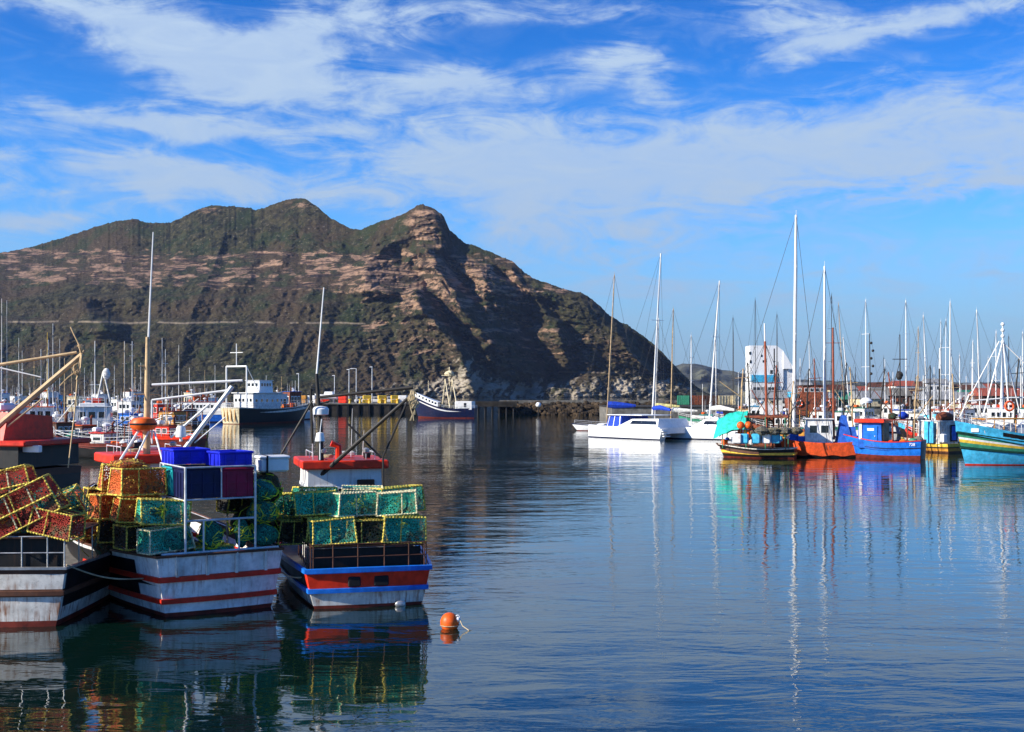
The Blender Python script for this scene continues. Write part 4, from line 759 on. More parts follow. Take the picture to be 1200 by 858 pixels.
# --- blue boat, ochre boats and others close behind
L_ = [ # label, px, wl, L, B, rot, hull, fb, cab, cabm, roofm, masts, cargo
 ('orange roofed boat with a streaked brown hull beside the dark named boat', 48, 512, 11, 4.6, 20, ['brown_paint', 'ochre_paint', 'brown_paint'], (2.2, 2.1, 3.0), (.35, 3.4, 2.6, .8), 'grey_white', 'orange_paint', [(0, .5, 409, 'mast_white', .07, ((.6, 1.),)), (1, .3, 399, 'mast_white', .06, ())], (4, ['orange_paint', 'green_net_lump', 'white_paint'])),
 ('bright blue hulled boat half hidden right of the white cabin', 150, 512, 9, 4.0, 60, ['navy_paint', 'bright_blue', 'bright_blue'], (2.0, 1.9, 2.6), (.4, 2.4, 1.8, .7), 'bright_blue', 'blue_tarp', [], (3, ['orange_paint', 'pink_float', 'blue_canvas'])),
 ('ochre hulled boat behind the orange life raft', 196, 515, 11, 4.4, 65, ['dark_red', 'ochre_paint', 'brown_paint'], (1.9, 1.7, 2.6), (.4, 2.6, 2.5, .7), 'ochre_paint', 'dark_red', [(0, .3, 405, 'mast_dark', .06, ())], (4, ['orange_paint', 'white_paint', 'brown_net_lump'])),
 ('red cabin boat with white roof above the ochre hull', 190, 503, 10, 4.2, 30, ['black_paint', 'brown_paint', 'dark_red'], (2.0, 1.9, 2.8), (.35, 2.8, 2.9, .75), 'bright_red', 'clean_white', [(0, .5, 396, 'mast_white', .07, ((.55, .8),)), (.8, .6, 409, 'mast_white', .08, ((.8, .9),))], (4, ['rust_paint', 'brown_net_lump', 'white_paint'])),
 ('navy trawler with white wheelhouse behind the blue boat', 138, 501, 14, 4.8, 68, ['black_paint', 'navy_paint', 'black_paint'], (2.8, 2.6, 3.6), (.3, 3, 2.6, .7), 'white_paint', 'clean_white', [(.5, .3, 400, 'mast_white', .09, ((.8, 1.4), (.95, 1.))), (-.3, .38, 400, 'mast_tan', .07, ())], (4, ['pink_float', 'blue_tarp', 'white_paint', 'orange_paint'])),
 ('small white sterned boat left of the dark named boat', 72, 515, 7, 3.0, 10, ['black_paint', 'white_paint', 'grey_white'], (1.5, 1.4, 2.0), (.4, 2.0, 1.9, .7), 'white_paint', 'white_paint', [], None),
 ('black hulled boat in the gap left of the dark named boat', 60, 520, 9, 3.8, 30, ['black_paint', 'black_paint', 'brown_paint'], (1.8, 1.7, 2.4), None, None, None, [], (3, ['brown_net_lump', 'black_paint'])),
 ('white topped boat beneath the blue canopy near the left masts', 62, 500, 10, 4.0, 50, ['black_paint', 'navy_paint', 'white_paint'], (1.8, 1.6, 2.6), (.4, 3, 2.4, .8), 'white_paint', 'blue_tarp', [(0, .5, 379, 'mast_white', .07, ((.7, 1.2),)), (0, .7, 389, 'yellow_paint', .08, ())], (3, ['blue_tarp', 'white_paint'])),
 ('boat with yellow boxes on deck at the far left', 22, 500, 11, 4.2, -60, ['black_paint', 'green_paint', 'white_paint'], (2.0, 1.8, 2.8), (.4, 3.2, 2.4, .75), 'white_paint', 'clean_white', [(0, .5, 396, 'mast_white', .06, ()), (.6, .2, 400, 'mast_white', .05, ())], (5, ['yellow_paint', 'green_paint', 'white_paint'])),
 ('dark boat against the left edge with a pale mast', 2, 505, 10, 4.0, 70, ['black_paint', 'black_paint', 'dark_red'], (2.2, 2.1, 3.0), (.4, 3.0, 2.6, .7), 'rusty_white', 'orange_paint', [(0, .5, 350, 'mast_white', .07, ((.4, 1.),))], (4, ['white_paint', 'green_paint', 'orange_paint'])),
 ('long white boat with blue stripe and red roof behind the outriggers', 232, 495, 17, 4.8, 84, ['navy_paint', 'blue_paint', 'white_paint'], (2.2, 2.2, 3.2), (.42, 11, 2.6, .8), 'white_paint', 'roof_red', [(0, .75, 404, 'mast_white', .07, ((.6, 1.),))], None),
 ('dark red hulled boat low behind the orange bin', 118, 536, 9, 3.8, 70, ['black_paint', 'black_paint', 'dark_red'], (1.5, 1.4, 2.0), (.45, 1.6, 1.4, .6), 'rusty_white', 'bright_red', [], (6, ['orange_paint', 'brown_net_lump', 'white_paint', 'bright_red'])),
 ('black hulled boat between the red boat and the dark named boat', 60, 532, 9, 3.6, 65, ['black_paint', 'black_paint', 'black_paint'], (1.9, 1.8, 2.6), (.4, 2.2, 1.8, .7), 'brown_paint', 'rust_paint', [(0, .3, 420, 'mast_tan', .06, ())], (6, ['rust_paint', 'brown_net_lump', 'green_net_lump', 'white_paint'])),
 ('dark boat with blue covers behind the ochre hull', 165, 522, 9, 3.6, 72, ['black_paint', 'black_paint', 'navy_paint'], (1.7, 1.6, 2.2), (.5, 2.0, 1.7, .7), 'rust_paint', 'blue_tarp', [], (6, ['blue_canvas', 'orange_paint', 'white_paint', 'brown_net_lump'])),
 ('black boat with orange bins behind the left boat traps', 98, 529, 8, 3.4, 62, ['black_paint', 'black_paint', 'brown_paint'], (1.7, 1.6, 2.2), (.5, 1.8, 1.6, .6), 'brown_paint', 'orange_paint', [], (8, ['orange_paint', 'brown_net_lump', 'bright_red', 'black_paint'])),
 ('black and red boat just behind the red wheelhouse roof', 196, 527, 8, 3.4, 68, ['black_paint', 'dark_red', 'bright_red'], (1.6, 1.5, 2.1), (.5, 2.0, 1.6, .6), 'bright_red', 'rust_paint', [(0, .5, 440, 'mast_tan', .05, ())], (8, ['orange_paint', 'brown_net_lump', 'ochre_paint', 'white_paint'])),
 ('low black boat with brown nets left of the ochre hull', 152, 524, 9, 3.4, 75, ['black_paint', 'black_paint', 'black_paint'], (1.4, 1.3, 1.8), None, None, None, [(0, .6, 430, 'mast_dark', .06, ())], (8, ['brown_net_lump', 'orange_net_lump', 'rust_paint', 'white_paint'])),
 ('brown netted boat with a round brown net heap on top', 216, 506, 9, 4.0, 35, ['dark_red', 'brown_paint', 'rust_paint'], (1.8, 1.7, 2.4), (.4, 2.4, 2.4, .7), 'rust_paint', 'brown_paint', [], (5, ['brown_net_lump', 'rust_paint', 'orange_paint'])),
]
for (lab, px, wl, L, B, rot, hull, fb, cab, cabm, roofm, masts, cargo) in L_:
    workboat('fishing_boat', lab, px, wl, L, B, rot, hull, fb, None, cab, cabm or 'white_paint', roofm or 'white_paint', masts, gq, cargo=cargo)
# --- more boats packed far to the left
rr = random.Random(21); gfar = 'boats packed in the far left of the harbour'
FARL = [(-8, 'white_paint', 'orange_paint', 402), (8, 'clean_white', 'blue_tarp', 352), (26, 'navy_paint', 'white_paint', 411), (40, 'white_paint', 'clean_white', 407), (55, 'rust_paint', 'white_paint', 415), (70, 'white_paint', 'blue_paint', 397), (84, 'green_paint', 'grey_white', 425), (99, 'white_paint', 'navy_paint', 431), (107, 'clean_white', 'white_paint', 436), (122, 'navy_paint', 'grey_white', 405), (134, 'white_paint', 'sail_white', 428), (146, 'blue_paint', 'clean_white', 400), (158, 'rusty_white', 'rust_paint', 424), (165, 'white_paint', 'white_paint', 425), (222, 'white_paint', 'grey_white', 431), (240, 'grey_white', 'roof_red', 434), (252, 'navy_paint', 'white_paint', 428), (312, 'white_paint', 'rust_paint', 440), (330, 'navy_paint', 'grey_white', 441), (346, 'white_paint', 'blue_tarp', 446)]
adj = ['orange', 'blue canvas', 'white', 'plain white', 'cream', 'dark blue', 'grey', 'navy', 'small white', 'pale grey', 'sail cloth', 'tall masted', 'rust brown', 'low white', 'grey topped', 'red', 'white topped', 'rusty', 'grey cabined', 'blue topped']
for i, (px, hm, rm, top) in enumerate(FARL):
    wl = 489+(i*5 % 7)*.7; ln = rr.uniform(8, 12)
    workboat('moored_boat', 'far %s roofed boat with a %s hull, %s along the far left quay' % (adj[i], hm.split('_')[0], ['first', 'second', 'third', 'fourth', 'fifth', 'sixth', 'seventh', 'eighth', 'ninth', 'tenth', 'eleventh', 'twelfth', 'thirteenth', 'fourteenth', 'fifteenth', 'sixteenth', 'seventeenth', 'eighteenth', 'nineteenth', 'twentieth'][i]), px, wl, ln, 3.6, rr.choice([20, 60, 80, -70, -40]), ['dark_red', hm, 'white_paint'], (1.6, 1.5, 2.4), None, (.4, ln*.35, rr.uniform(3.2, 5.6), .8), ['white_paint', 'rust_paint', 'cream_paint', 'white_paint', 'grey_white', 'orange_paint', 'white_paint', 'turquoise_paint'][i*3 % 8], rm, [(0, .5, top, 'mast_white' if i % 3 else 'mast_tan', .075, ((.7, 1.2),))]+([] if i % 2 else [(.5, .3, top+rr.uniform(12, 30), 'mast_white' if i % 2 else 'mast_dark', .06, ())]), gfar, cargo=(6, ['blue_tarp', 'white_paint', 'orange_paint', 'yellow_paint', 'red_paint']), rail=False)
for o in bpy.data.objects:
    if o.get('category') == 'fishing boat' and o.name.startswith('moored_boat'): o['category'] = 'boat'
# --- quay behind with its furniture
Y = 368.
q = thing('quay', (X(160, Y), Y, 0), 0, 'dark stained harbour quay behind the moored boats', 'quay')
x0, x1 = X(-250, Y)-q.location.x, X(488, Y)-q.location.x
MB().box(((x0+x1)/2, 22, .3), (x1-x0, 44, 5.2)).build('wall', M['dark_concrete'], q); MB().box(((x0+x1)/2, 22, 3.02), (x1-x0+.5, 44.6, .28)).build('coping', M['concrete'], q)
n = 60
for i in range(n): xx = x0+(x1-x0)*(i+.5)/n; MB().box((xx, -.2, .9), (.5, .5, 3.9)).build('fender_pile', M['black_paint'], q)
def onq(px, py=None, dy=3): return (X(px, Y+dy), Y+dy, 3.16)
for i, px in enumerate((292, 318, 372, 410, 422, 433, 446, 452, 466)):
    t = thing('bollard', onq(px), 0, 'yellow mooring bollard on the quay edge, %s from the left' % ['first', 'second', 'third', 'fourth', 'fifth', 'sixth', 'seventh', 'eighth', 'ninth'][i], 'bollard', 'yellow bollards along the quay edge'); MB().lathe((0, 0, 0), [(.45, 0), (.38, .15), (.3, .9), (.5, 1.1), (.5, 1.3), (.2, 1.4)], 10).build('post', M['yellow_paint'], t, smooth='auto')
for i, (px, py) in enumerate(((417.5, 432), (436, 430), (409, 433), (392, 440), (350, 438))):
    t = thing('light_pole', onq(px, dy=8), 0, ['pale light pole with a side arm on the quay', 'tall white light pole nearest the trawler', 'short pale pole with a lamp left of the armed pole', 'thin pole behind the boat on stands', 'pole at the left end of the open quay'][i], 'light pole', 'light poles on the quay'); z = Z(py, Y+8)-3.16
    MB().tube([(0, 0, 0), (0, 0, z)], [.16, .11], 8).build('pole', M['galvanised'], t); b = MB(); b.bar((0, 0, z), (-1.6 if i == 0 else -.4, 0, z), .1); b.rbox((-1.6 if i == 0 else -.3, 0, z-.05), (.9, .3, .2), .05); b.build('lamp_head', M['clean_white'], t)
t = thing('boat_on_stand', onq(395, dy=6), R(80), 'white motor boat with rounded canopy propped on a stand on the quay', 'boat'); H = Hull(t, 6.5, 2.4, 1.0, 1.0, 1.4, [(.9, 0), (1, 1)], [M['clean_white'], M['grey_white'], M['clean_white']], nst=10, depth=.3, draft=.4)
for c_ in t.children_recursive: c_.location.z = 1.6
MB().box((0, 2.6, 3.1), (2.0, 3.0, 1.1), taper=.8).build('canopy', M['clean_white'], t); b = MB()
for sx in (-.8, .8):
    for yy in (1, 5): b.bar((sx, yy, 0), (sx*.7, yy, 1.7), .08)
b.build('stand', M['steel'], t)
for c_ in t.children:
    if c_.name.startswith('hull') or c_.name.startswith('deck'): pass
VV = [(378, 'bright_red', 'small red van parked left of the boat on the stand'), (424, 'clean_white', 'white van parked right of the armed light pole'), (440, 'white_paint', 'second white van, right of the tall light pole'), (456, 'grey_white', 'grey white van nearest the end of the quay')]
def van(px, mat, lab):
    t = thing('parked_van', onq(px, dy=10), R(90), lab, 'van', 'vans parked on the quay'); b = MB()
    b.prism([(-2.3, .45), (2.3, .45), (2.3, 1.1), (1.9, 1.25), (1.3, 2.05), (-2.25, 2.1)], -.9, .9, plane='yz'); b.build('body', M[mat], t)
    b = MB()
    for sx in (-.91, .91): b.box((sx, .9, 1.6), (.02, .8, .5)); b.box((sx, -.2, 1.6), (.02, 1.0, .5))
    b.build('window', M['glass'], t)
    for sx in (-.85, .85):
        for sy in (-1.5, 1.5): MB().tube([(sx-.1, sy, .38), (sx+.1, sy, .38)], .38, 12).build('wheel', M['rubber'], t)
for v_ in VV: van(*v_)
GOODS = [(402, 'bright_red', 'red stack of fish bins beside the boat on the stand'), (430, 'yellow_paint', 'yellow stack of fish bins between the light poles'), (448, 'yellow_paint', 'yellow stack of fish bins near the tall light pole'), (463, 'yellow_paint', 'yellow stack of fish bins close to the quay end'), (355, 'ochre_paint', 'ochre stack of bins at the left of the open quay'), (338, 'ochre_paint', 'ochre stack of bins behind the rusty ship bow'), (366, 'grey_white', 'grey stack of bins left of the red van'), (472, 'grey_white', 'grey bins at the very end of the quay')]
for px, mt_, lab in GOODS:
    t = thing('bin_stack', onq(px, dy=4), R(rr.uniform(-20, 20)), lab, 'bins', 'bin stacks on the quay')
    for k in range(2): MB().rbox((rr.uniform(-.1, .1), 0, .62+k*1.25), (2.6, 1.6, 1.15), .1).build('bin', M[mt_], t)
# --- ship with rusty white stern
Y = D(497); t = thing('trawler_ship', (X(271, Y), Y, 0), R(-27), 'black hulled ship with cream rust streaked stern and white wheelhouse', 'ship')
H = Hull(t, 24, 6.6, 3.4, 3.1, 3.9, [(.08, 0), (.94, 1), (1, 2)], [M['dark_red'], M['black_paint'], M['rusty_white'], M['rusty_white']], tr=.74, rake=1.4, bulge=.35, depth=.9, lean=.12)
MB().add([H.tp(f, u)+Vector((0, -.02, 0)) for f in (.03, .25, .5, .75, .93) for u in [-.96+1.92*k/8 for k in range(9)]], [(r*9+k, r*9+k+1, r*9+10+k, r*9+9+k) for r in range(4) for k in range(8)]).build('stern_plating', M['cream_paint'], t, smooth=True)
for u in (-.6, -.2, .2, .6): p = H.tp(.55, u); MB().box((p.x, p.y-.08, p.z), (.16, .14, 2.6)).build('stern_fender', M['ochre_paint'], t)
MB().box((0, 8.2, 4.4), (5.0, 9, 3.6)).build('deckhouse', M['grey_white'], t); MB().rbox((0, 8.2, 6.25), (5.8, 9.8, .2), .05).build('boat_deck', M['white_paint'], t)
house(t, (0, 8.8), 6.3, 3.6, 4.4, 2.5, M['clean_white'], M['clean_white'], .25, nw=3)
for i in range(5):
    for sx in (-1, 1): b = MB(); b.tube([(sx*2.46, 4.8+i*1.7, 4.7), (sx*2.53, 4.8+i*1.7, 4.7)], .32, 12); b.build('porthole', M['glass'], t)
for i in range(5): b = MB(); b.box((-1.9+i*.95, 3.68, 4.8), (.5, .05, .6)); b.build('window', M['glass'], t)
b = MB(); gx = 2.6
for sx in (-gx, gx): b.bar((sx, 1.6, 3.2), (sx, 1.6, 11.6), .16, 8)
b.bar((-gx, 1.6, 11.6), (gx, 1.6, 11.6), .18, 8); b.bar((0, 1.6, 11.6), (0, 1.6, 16.2), .1); b.bar((-1.6, 1.6, 14.4), (1.6, 1.6, 14.4), .09); b.bar((gx, 1.6, 11.6), (gx, 5.6, 6.3), .08); b.build('gantry', M['mast_white'], t)
b = MB(); rr = random.Random(9)
for i in range(12): yy = rr.uniform(14, 22); b = MB(); b.rbox((rr.uniform(-1.8, 1.8), yy, 3.0+rr.uniform(0, .8)), (rr.uniform(.5, 1.6), rr.uniform(.5, 1.5), rr.uniform(.5, 1.4)), .08, rr.random()); b.build('deck_gear', M[['ochre_paint', 'rusty_white', 'rust_paint', 'orange_paint'][i % 4]], t)
H.rail(.9, 0, 1, .07, .035, M['rusty_white'], 2)
lifebuoy(t, (-2.6, 7.0, 5.2), .45, 'x')
# --- navy trawler
Y = D(490); t = thing('trawler_ship', (X(557, Y), Y, 0), R(82), 'navy blue trawler with raised white bow and tall cream gallows masts', 'ship', None)
H = Hull(t, 14.6, 5.4, 2.5, 2.4, 5.7, [(.08, 0), (.93, 1), (1, 1)], [M['dark_red'], M['navy_paint'], M['white_paint']], tr=.8, rake=1.6, depth=.8)
H2 = [H.pt(1, .62+.38*i/8, s_)+Vector((0, 0, 0)) for s_ in (-1, 1) for i in range(9)]
b = MB(); V = []
for sgn, off in ((-1, 0), (1, 9)): V += [H2[off+i] for i in range(9)]+[H2[off+i]+Vector((0, 0, 1.15)) for i in range(9)]
b.add(V, [(i, i+1, i+10, i+9) for i in range(8)]+[(18+i, 18+i+1, 18+i+10, 18+i+9) for i in range(8)]+[(9+i, 10+i, 28+i, 27+i) for i in range(8)]+[(0, 9, 27, 18)]); b.build('forecastle', M['clean_white'], t)
for i in range(6):
    for s_ in (-1, 1): p = H.pt(1, .66+.05*i, s_)+Vector((s_*.03, 0, .68)); MB().box(p, (.14, .42, .42), rz=-s_*R(-8)).build('window', M['glass'], t)
MB().rbox((0, 2.6, 3.1), (4.6, 4.4, 2.2), .15).build('stern_house', M['white_paint'], t); MB().box((-2.32, 2.2, 3.3), (.04, .6, 1.0)).build('window', M['glass'], t)
for (yy, w_) in ((5.6, 2.2), (7.4, 2.4)):
    b = MB()
    for sx in (-1, 1): b.bar((sx*w_, yy+sx*1.4, 2.6), (0, yy+.3, Z(444, Y)), .18, 7, .12); b.bar((sx*w_*.5, yy-sx*.9, 2.6), (0, yy+.3, Z(444, Y)), .13, 6, .1)
    b.build('gallows', M['cream_paint'], t)
b = MB(); b.bar((0, 6.6, 8), (0, 6.6, Z(430, Y)), .16); b.bar((-1.6, 6.6, Z(437, Y)), (1.6, 6.6, Z(437, Y)), .12); b.bar((0, 4.9, Z(440, Y)), (0, 8.6, Z(440, Y)), .12); b.ball((0, 6.6, Z(438, Y)), (.7, 1.2, .8), 3, .15); b.build('mast_head', M['cream_paint'], t)
b = MB(); b.tube([(0, 12, 6.6), (0, 12, Z(446, Y))], .09, 6); b.bar((-.7, 12, 9), (.7, 12, 9), .06); b.build('foremast', M['cream_paint'], t)
b = MB(); rr = random.Random(3)
for i in range(9): b.ball((rr.uniform(-1.6, 1.6), rr.uniform(5, 9), 2.6+rr.random()), rr.uniform(.4, .8), i, .15)
b.build('nets', M['grey_net_lump'], t); H.rail(.7, 0, .6, .08, .03, M['white_paint'], 2)
# --- timber pier, breakwater
Y = 338.; x0, x1 = X(556, Y), X(606, Y); t = thing('pier', ((x0+x1)/2, Y, 0), 0, 'dark timber pier on piles right of the navy trawler', 'pier'); W_ = x1-x0
MB().box((0, 3, 3.2), (W_, 6, 1.5)).build('deck', M['dark_concrete'], t)
for i in range(6):
    for yy in (.6, 5.2): MB().tube([(-W_/2+W_*(i+.5)/6, yy, -1), (-W_/2+W_*(i+.5)/6, yy, 2.6)], .28, 8).build('pile', M['black_paint'], t)
x0, x1 = X(585, 345), X(905, 345); t = thing('breakwater', (x0, 345, 0), 0, 'long low breakwater of dark brown boulders with pale capping', 'breakwater'); b = MB(); W_ = x1-x0
b.prism([(-3, -1), (2, 3.2), (8, 3.3), (13, -1)], 0, W_, plane='yz'); b.build('core', M['dark_concrete'], t); MB().box((W_/2, 6, 3.75), (W_, 4, .9)).build('capping', M['concrete'], t)
b = MB(); rr = random.Random(12)
for i in range(620): u = rr.random(); b.ball((rr.uniform(0, W_), -3.2+u*5.6, -.2+u*3.5), (rr.uniform(.5, 1.25), rr.uniform(.5, 1.1), rr.uniform(.4, .9)), i, .22, 4, 6)
b.build('boulders', M['breakwater_rock'], t, kind='stuff')
t = thing('marker_ball', (X(631, 338), 338, 0), 0, 'white round marker on a short post in front of the breakwater', 'marker'); MB().ball((0, 0, 3.0), (.8, .8, .75), 1, .05).build('ball', M['clean_white'], t, smooth=True); MB().tube([(0, 0, -1), (0, 0, 2.6)], .15, 7).build('post', M['mast_dark'], t)
# ============================================================ right half: yachts and fishing boats
gy = 'sailing boats moored on the right'
def rig(t, bx, by, z0, top, r, mat, L, B, H=None, spreaders=(.55,), stays=True, thick=None):
    """mast (leaning to its photographed top) with spreaders and stays, in the boat's frame"""
    base = Vector((bx, by, z0)); top = Vector(top); b = MB(); b.tube([base, base.lerp(top, .5), top], [r, r*.95, r*.7], 8); b.bar(top, top+Vector((0, 0, .5)), .015, 4); b.bar(top+Vector((-.2, 0, .1)), top+Vector((.25, 0, .1)), .02, 4); ms = b.build('mast', M[mat], t, smooth='auto')
    w_ = B*.32
    for u in spreaders: p = base.lerp(top, u); MB().bar(p+Vector((-w_, -.1, .05)), p+Vector((w_, -.1, .05)), .03, 5).build('spreader', M[mat], ms)
    if stays:
        b = MB(); rw = .016 if top.z < 18 else .02
        b.bar(top, (0, L*1.0, z0+.1), rw, 4); b.bar(top, (0, 0.02, z0), rw, 4)
        for sx in (-1, 1):
            pts = [(sx*B*.44, by-.1, z0-.1)]+[base.lerp(top, u)+Vector((sx*w_, -.1, .05)) for u in spreaders]+[top]; b.tube(pts, rw, 4)
            b.bar((sx*B*.44, by-.4, z0-.1), base.lerp(top, spreaders[0] if spreaders else .6), rw, 4)
        b.build('rigging', M['wire'], t)
    return ms
def sailboat(label, px, wl, top, L, B, rot, hullm='clean_white', cover='blue_canvas', mast='mast_white', r=.09, pxt=None, fb=(.95, .85, 1.25), spreaders=(.5, .75), stripe='navy_paint', group=gy, cabm='clean_white', wind=True, boomt=True, dodger=None, bz=0., bt=1.):
    """px = photo column of the mast foot"""
    Y = D(wl); h_ = Vector((-math.sin(R(rot)), math.cos(R(rot)), 0)); o = Vector((X(px, Y), Y, 0)); by = L*.56
    t = thing('sailboat', o-h_*by, R(rot), label, 'sailboat', group)
    H = Hull(t, L, B, *fb, [(.10, 0), (.84, 1), (1, 2)], [M['dark_red'], M[hullm], M[stripe], M[cabm]], tr=.62, rake=L*.09, nst=12, depth=.12, deck='clean_white', flare=.8)
    b = MB(); hw = B*.27; z = fb[1]-.15; b.add([(-hw, L*.28, z), (hw, L*.28, z), (hw*.6, L*.74, z+.1), (-hw*.6, L*.74, z+.1), (-hw*.85, L*.29, z+.6), (hw*.85, L*.29, z+.6), (hw*.45, L*.68, z+.5), (-hw*.45, L*.68, z+.5)], [(0, 1, 5, 4), (1, 2, 6, 5), (2, 3, 7, 6), (3, 0, 4, 7), (4, 5, 6, 7)]); cb = b.build('cabin', M[cabm], t)
    b = MB()
    for sx in (-1, 1):
        for k in range(3): yy = L*(.36+.1*k); b.box((sx*(hw*(.93-.13*k)+.01), yy, z+.33), (.05, L*.065, .2), rz=sx*R(7))
    b.build('window', M['glass'], cb)
    rig(t, 0, by, fb[1]+.3, wpt(t, pxt if pxt is not None else px, top, Y), r, mast, L, B, H, spreaders)
    if boomt:
        bm = MB().tube([(0, by-.1, fb[1]+1.5+bz), (0, L*.12, fb[1]+1.45+bz)], .06, 7).build('boom', M[mast], t)
        b = MB(); b.tube([(0, by-.2, fb[1]+1.75+bz), (0, by-L*.12, fb[1]+1.68+bz), (0, L*.30, fb[1]+1.62+bz), (0, L*.13, fb[1]+1.55+bz)], [.20*bt, .22*bt, .17*bt, .08*bt], 8); b.build('sail_cover', M[cover], t, smooth='auto')
    if dodger: b = MB(); b.lathe((0, L*.27, fb[1]+.2), [(B*.3, 0), (B*.3, .5), (B*.22, .85), (.1, .95)], 12); b.build('spray_hood', M[dodger], t, smooth='auto')
    H.rail(.55, .02, .97, .16, .016, M['galvanised'], 2)
    return t, H
# ---- catamaran at the front
def catamaran(label, corner, wl, L, B, rot, canvas, top, pxm, pxt, my=.55):
    Y = D(wl); t = thing('catamaran', (X(corner, Y), Y, 0), R(rot), label, 'catamaran', gy); hb = 1.7
    for i, cx in enumerate((hb/2, B-hb/2)):
        n = 14; fr = (-1, -.3, 0, .08, .35, .7, 1); V = []; b = MB()
        for f in fr:
            for sd in (-1, 1):
                for k in range(n):
                    u = k/(n-1); w = hb/2*(min(1, .75+u*1.2) if u < .3 else 1-((u-.3)/.7)**2.4); w = max(w, .03); lo = .72 if f < 0 else .72+.28*f**.6; 
                    if f < 0: lo = .72*max(.05, 1+f)
                    z = f*(1.45+.25*u) if f > 0 else f*.5
                    V.append((cx+sd*w*lo, u*L+(1-f)*(-.0)+(.55*(1-max(f, 0)) if u == 0 else 0)-.0, z))
        for r_ in range(len(fr)-1):
            m0 = 0 if r_ < 2 else 1 if r_ < 3 else 0
            for sd in (0, 1):
                for k in range(n-1): a = (r_*2+sd)*n+k; b.add([], []); b.f.append((a, a+1, a+2*n+1, a+2*n)); b.mi.append(1 if r_ < 3 else 0)
            a = r_*2*n; b.f.append((a, a+n, a+3*n, a+2*n)); b.mi.append(0)
        a = (len(fr)-1)*2*n
        for k in range(n-1): b.f.append((a+k, a+k+1, a+n+k+1, a+n+k)); b.mi.append(0)
        b.v = V; b.build('hull', [M['clean_white'], M['navy_paint']], t, smooth='auto')
        b = MB()
        for k in range(5): b.tube([(cx+(hb/2+.0)*(-1 if i == 0 else 1)*1.0-.03, L*(.12+.12*k), .98), (cx+(hb/2+.03)*(-1 if i == 0 else 1), L*(.12+.12*k), .98)], .13, 10)
        b.build('porthole', M['glass'], t)
        for k in range(3): MB().box((cx, -.25-.3*k*0+.1*k, .5+.32*k), (hb*.7, .35, .1)).build('step', M['clean_white'], t)
    MB().box((B/2, L*.36, 1.2), (B-hb*.7, L*.62, .8)).build('bridge_deck', M['clean_white'], t)
    b = MB(); y0, y1, z0, z1 = L*.08, L*.60, 1.58, 2.75; xa, xb = .7, B-.7
    b.add([(xa, y0, z0), (xb, y0, z0), (xb, y1, z0), (xa, y1, z0), (xa+.35, y0+.2, z1), (xb-.35, y0+.2, z1), (xb-.5, y1-L*.16, z1-.1), (xa+.5, y1-L*.16, z1-.1)], [(0, 1, 5, 4), (1, 2, 6, 5), (2, 3, 7, 6), (3, 0, 4, 7), (4, 5, 6, 7)]); cb = b.build('cabin', M['clean_white'], t)
    b = MB(); b.add([(xa+.11, L*.10, 1.98), (xa+.11, L*.44, 1.98), (xa+.30, L*.42, 2.45), (xa+.24, L*.12, 2.45)], [(0, 1, 2, 3)]); b.v = [(x-.02, y, z) for x, y, z in b.v]; 
    b.add([(xa+.5, y0+.05, 1.75), (xb-.5, y0+.05, 1.75), (xb-.6, y0+.18, 2.55), (xa+.6, y0+.18, 2.55)], [(0, 1, 2, 3)]); b.build('window', M['glass'], cb)
    if canvas:
        b = MB(); z1 = 3.45; b.box((B/2, L*.66, 2.25), (B-1.5, L*.20, 1.75), taper=.82); b.build('cockpit_enclosure', M[canvas], t)
        b = MB()
        for x in (.83, 1.15): 
            for yy in (L*.575, L*.66, L*.74): b.bar((x if x > 1 else .78, yy, 1.5), (1.18, L*.66+(yy-L*.66)*.82, 3.1), .05, 5)
        b.rbox((B/2, L*.52, 3.16), (B-1.7, L*.46, .1), .03); b.build('hard_top', M['clean_white'], t)
    base = (B/2, L*my, 2.6); tp = wpt(t, pxt, top, Y+L*my*math.cos(R(rot))); t2 = t
    b = MB(); b.tube([base, Vector(base).lerp(tp, .5), tp], [.13, .12, .09], 8); ms = b.build('mast', M['mast_white'], t, smooth='auto'); p = Vector(base).lerp(tp, .6); MB().bar(p-Vector((1.2, 0, 0)), p+Vector((1.2, 0, 0)), .035).build('spreader', M['mast_white'], ms)
    b = MB(); b.bar(tp, (B/2, L*.98, 1.6), .02, 4)
    for sx in (.3, B-.3): b.bar(tp, (sx, L*.42, 1.6), .02, 4); b.bar(p, (sx, L*.42, 1.6), .02, 4)
    b.build('rigging', M['wire'], t)
    MB().tube([(B/2, L*my-.2, 4.1), (B/2, L*my-1.5, 4.2), (B/2, L*.12, 3.9)], [.28, .34, .16], 8).build('sail_cover', M[canvas or 'sail_white'], t, smooth='auto')
    b = MB(); b.bar((B/2-1.9, L*.99, 1.6), (B/2+1.9, L*.99, 1.6), .08); b.build('forward_beam', M['aluminium'], t)
    return t
catamaran('white catamaran with blue canvas cockpit enclosure, stern towards the camera', 774, 516, 15, 7.4, 38, 'blue_canvas', 297, 776, 774.5, .35)
sailboat('white sloop with a blue sail cover moored behind the catamaran bow', 711, 505, 322, 11, 3.2, 80, cover='blue_canvas', pxt=720, r=.10, mast='mast_tan', bz=1.7, bt=2.6)
sailboat('sloop with a yellowish sail cover behind the catamaran', 767, 503, 373, 10, 3.0, 75, cover='sail_yellow', pxt=772, bz=1.5, bt=1.9)
sailboat('sloop with a thick white furled sail, right of the yellow covered one', 786, 504, 362, 10.5, 3.1, 70, cover='sail_white', pxt=789, mast='mast_tan', r=.1, bz=.8, bt=1.8)
sailboat('white yacht with a short mast between the two catamarans', 810, 508, 393, 9.5, 3.0, 60, cover='sail_white')
catamaran('plain white catamaran in front of the thick white mast', 862, 516, 11, 6.2, 58, None, 329, 843, 843.3, .45)
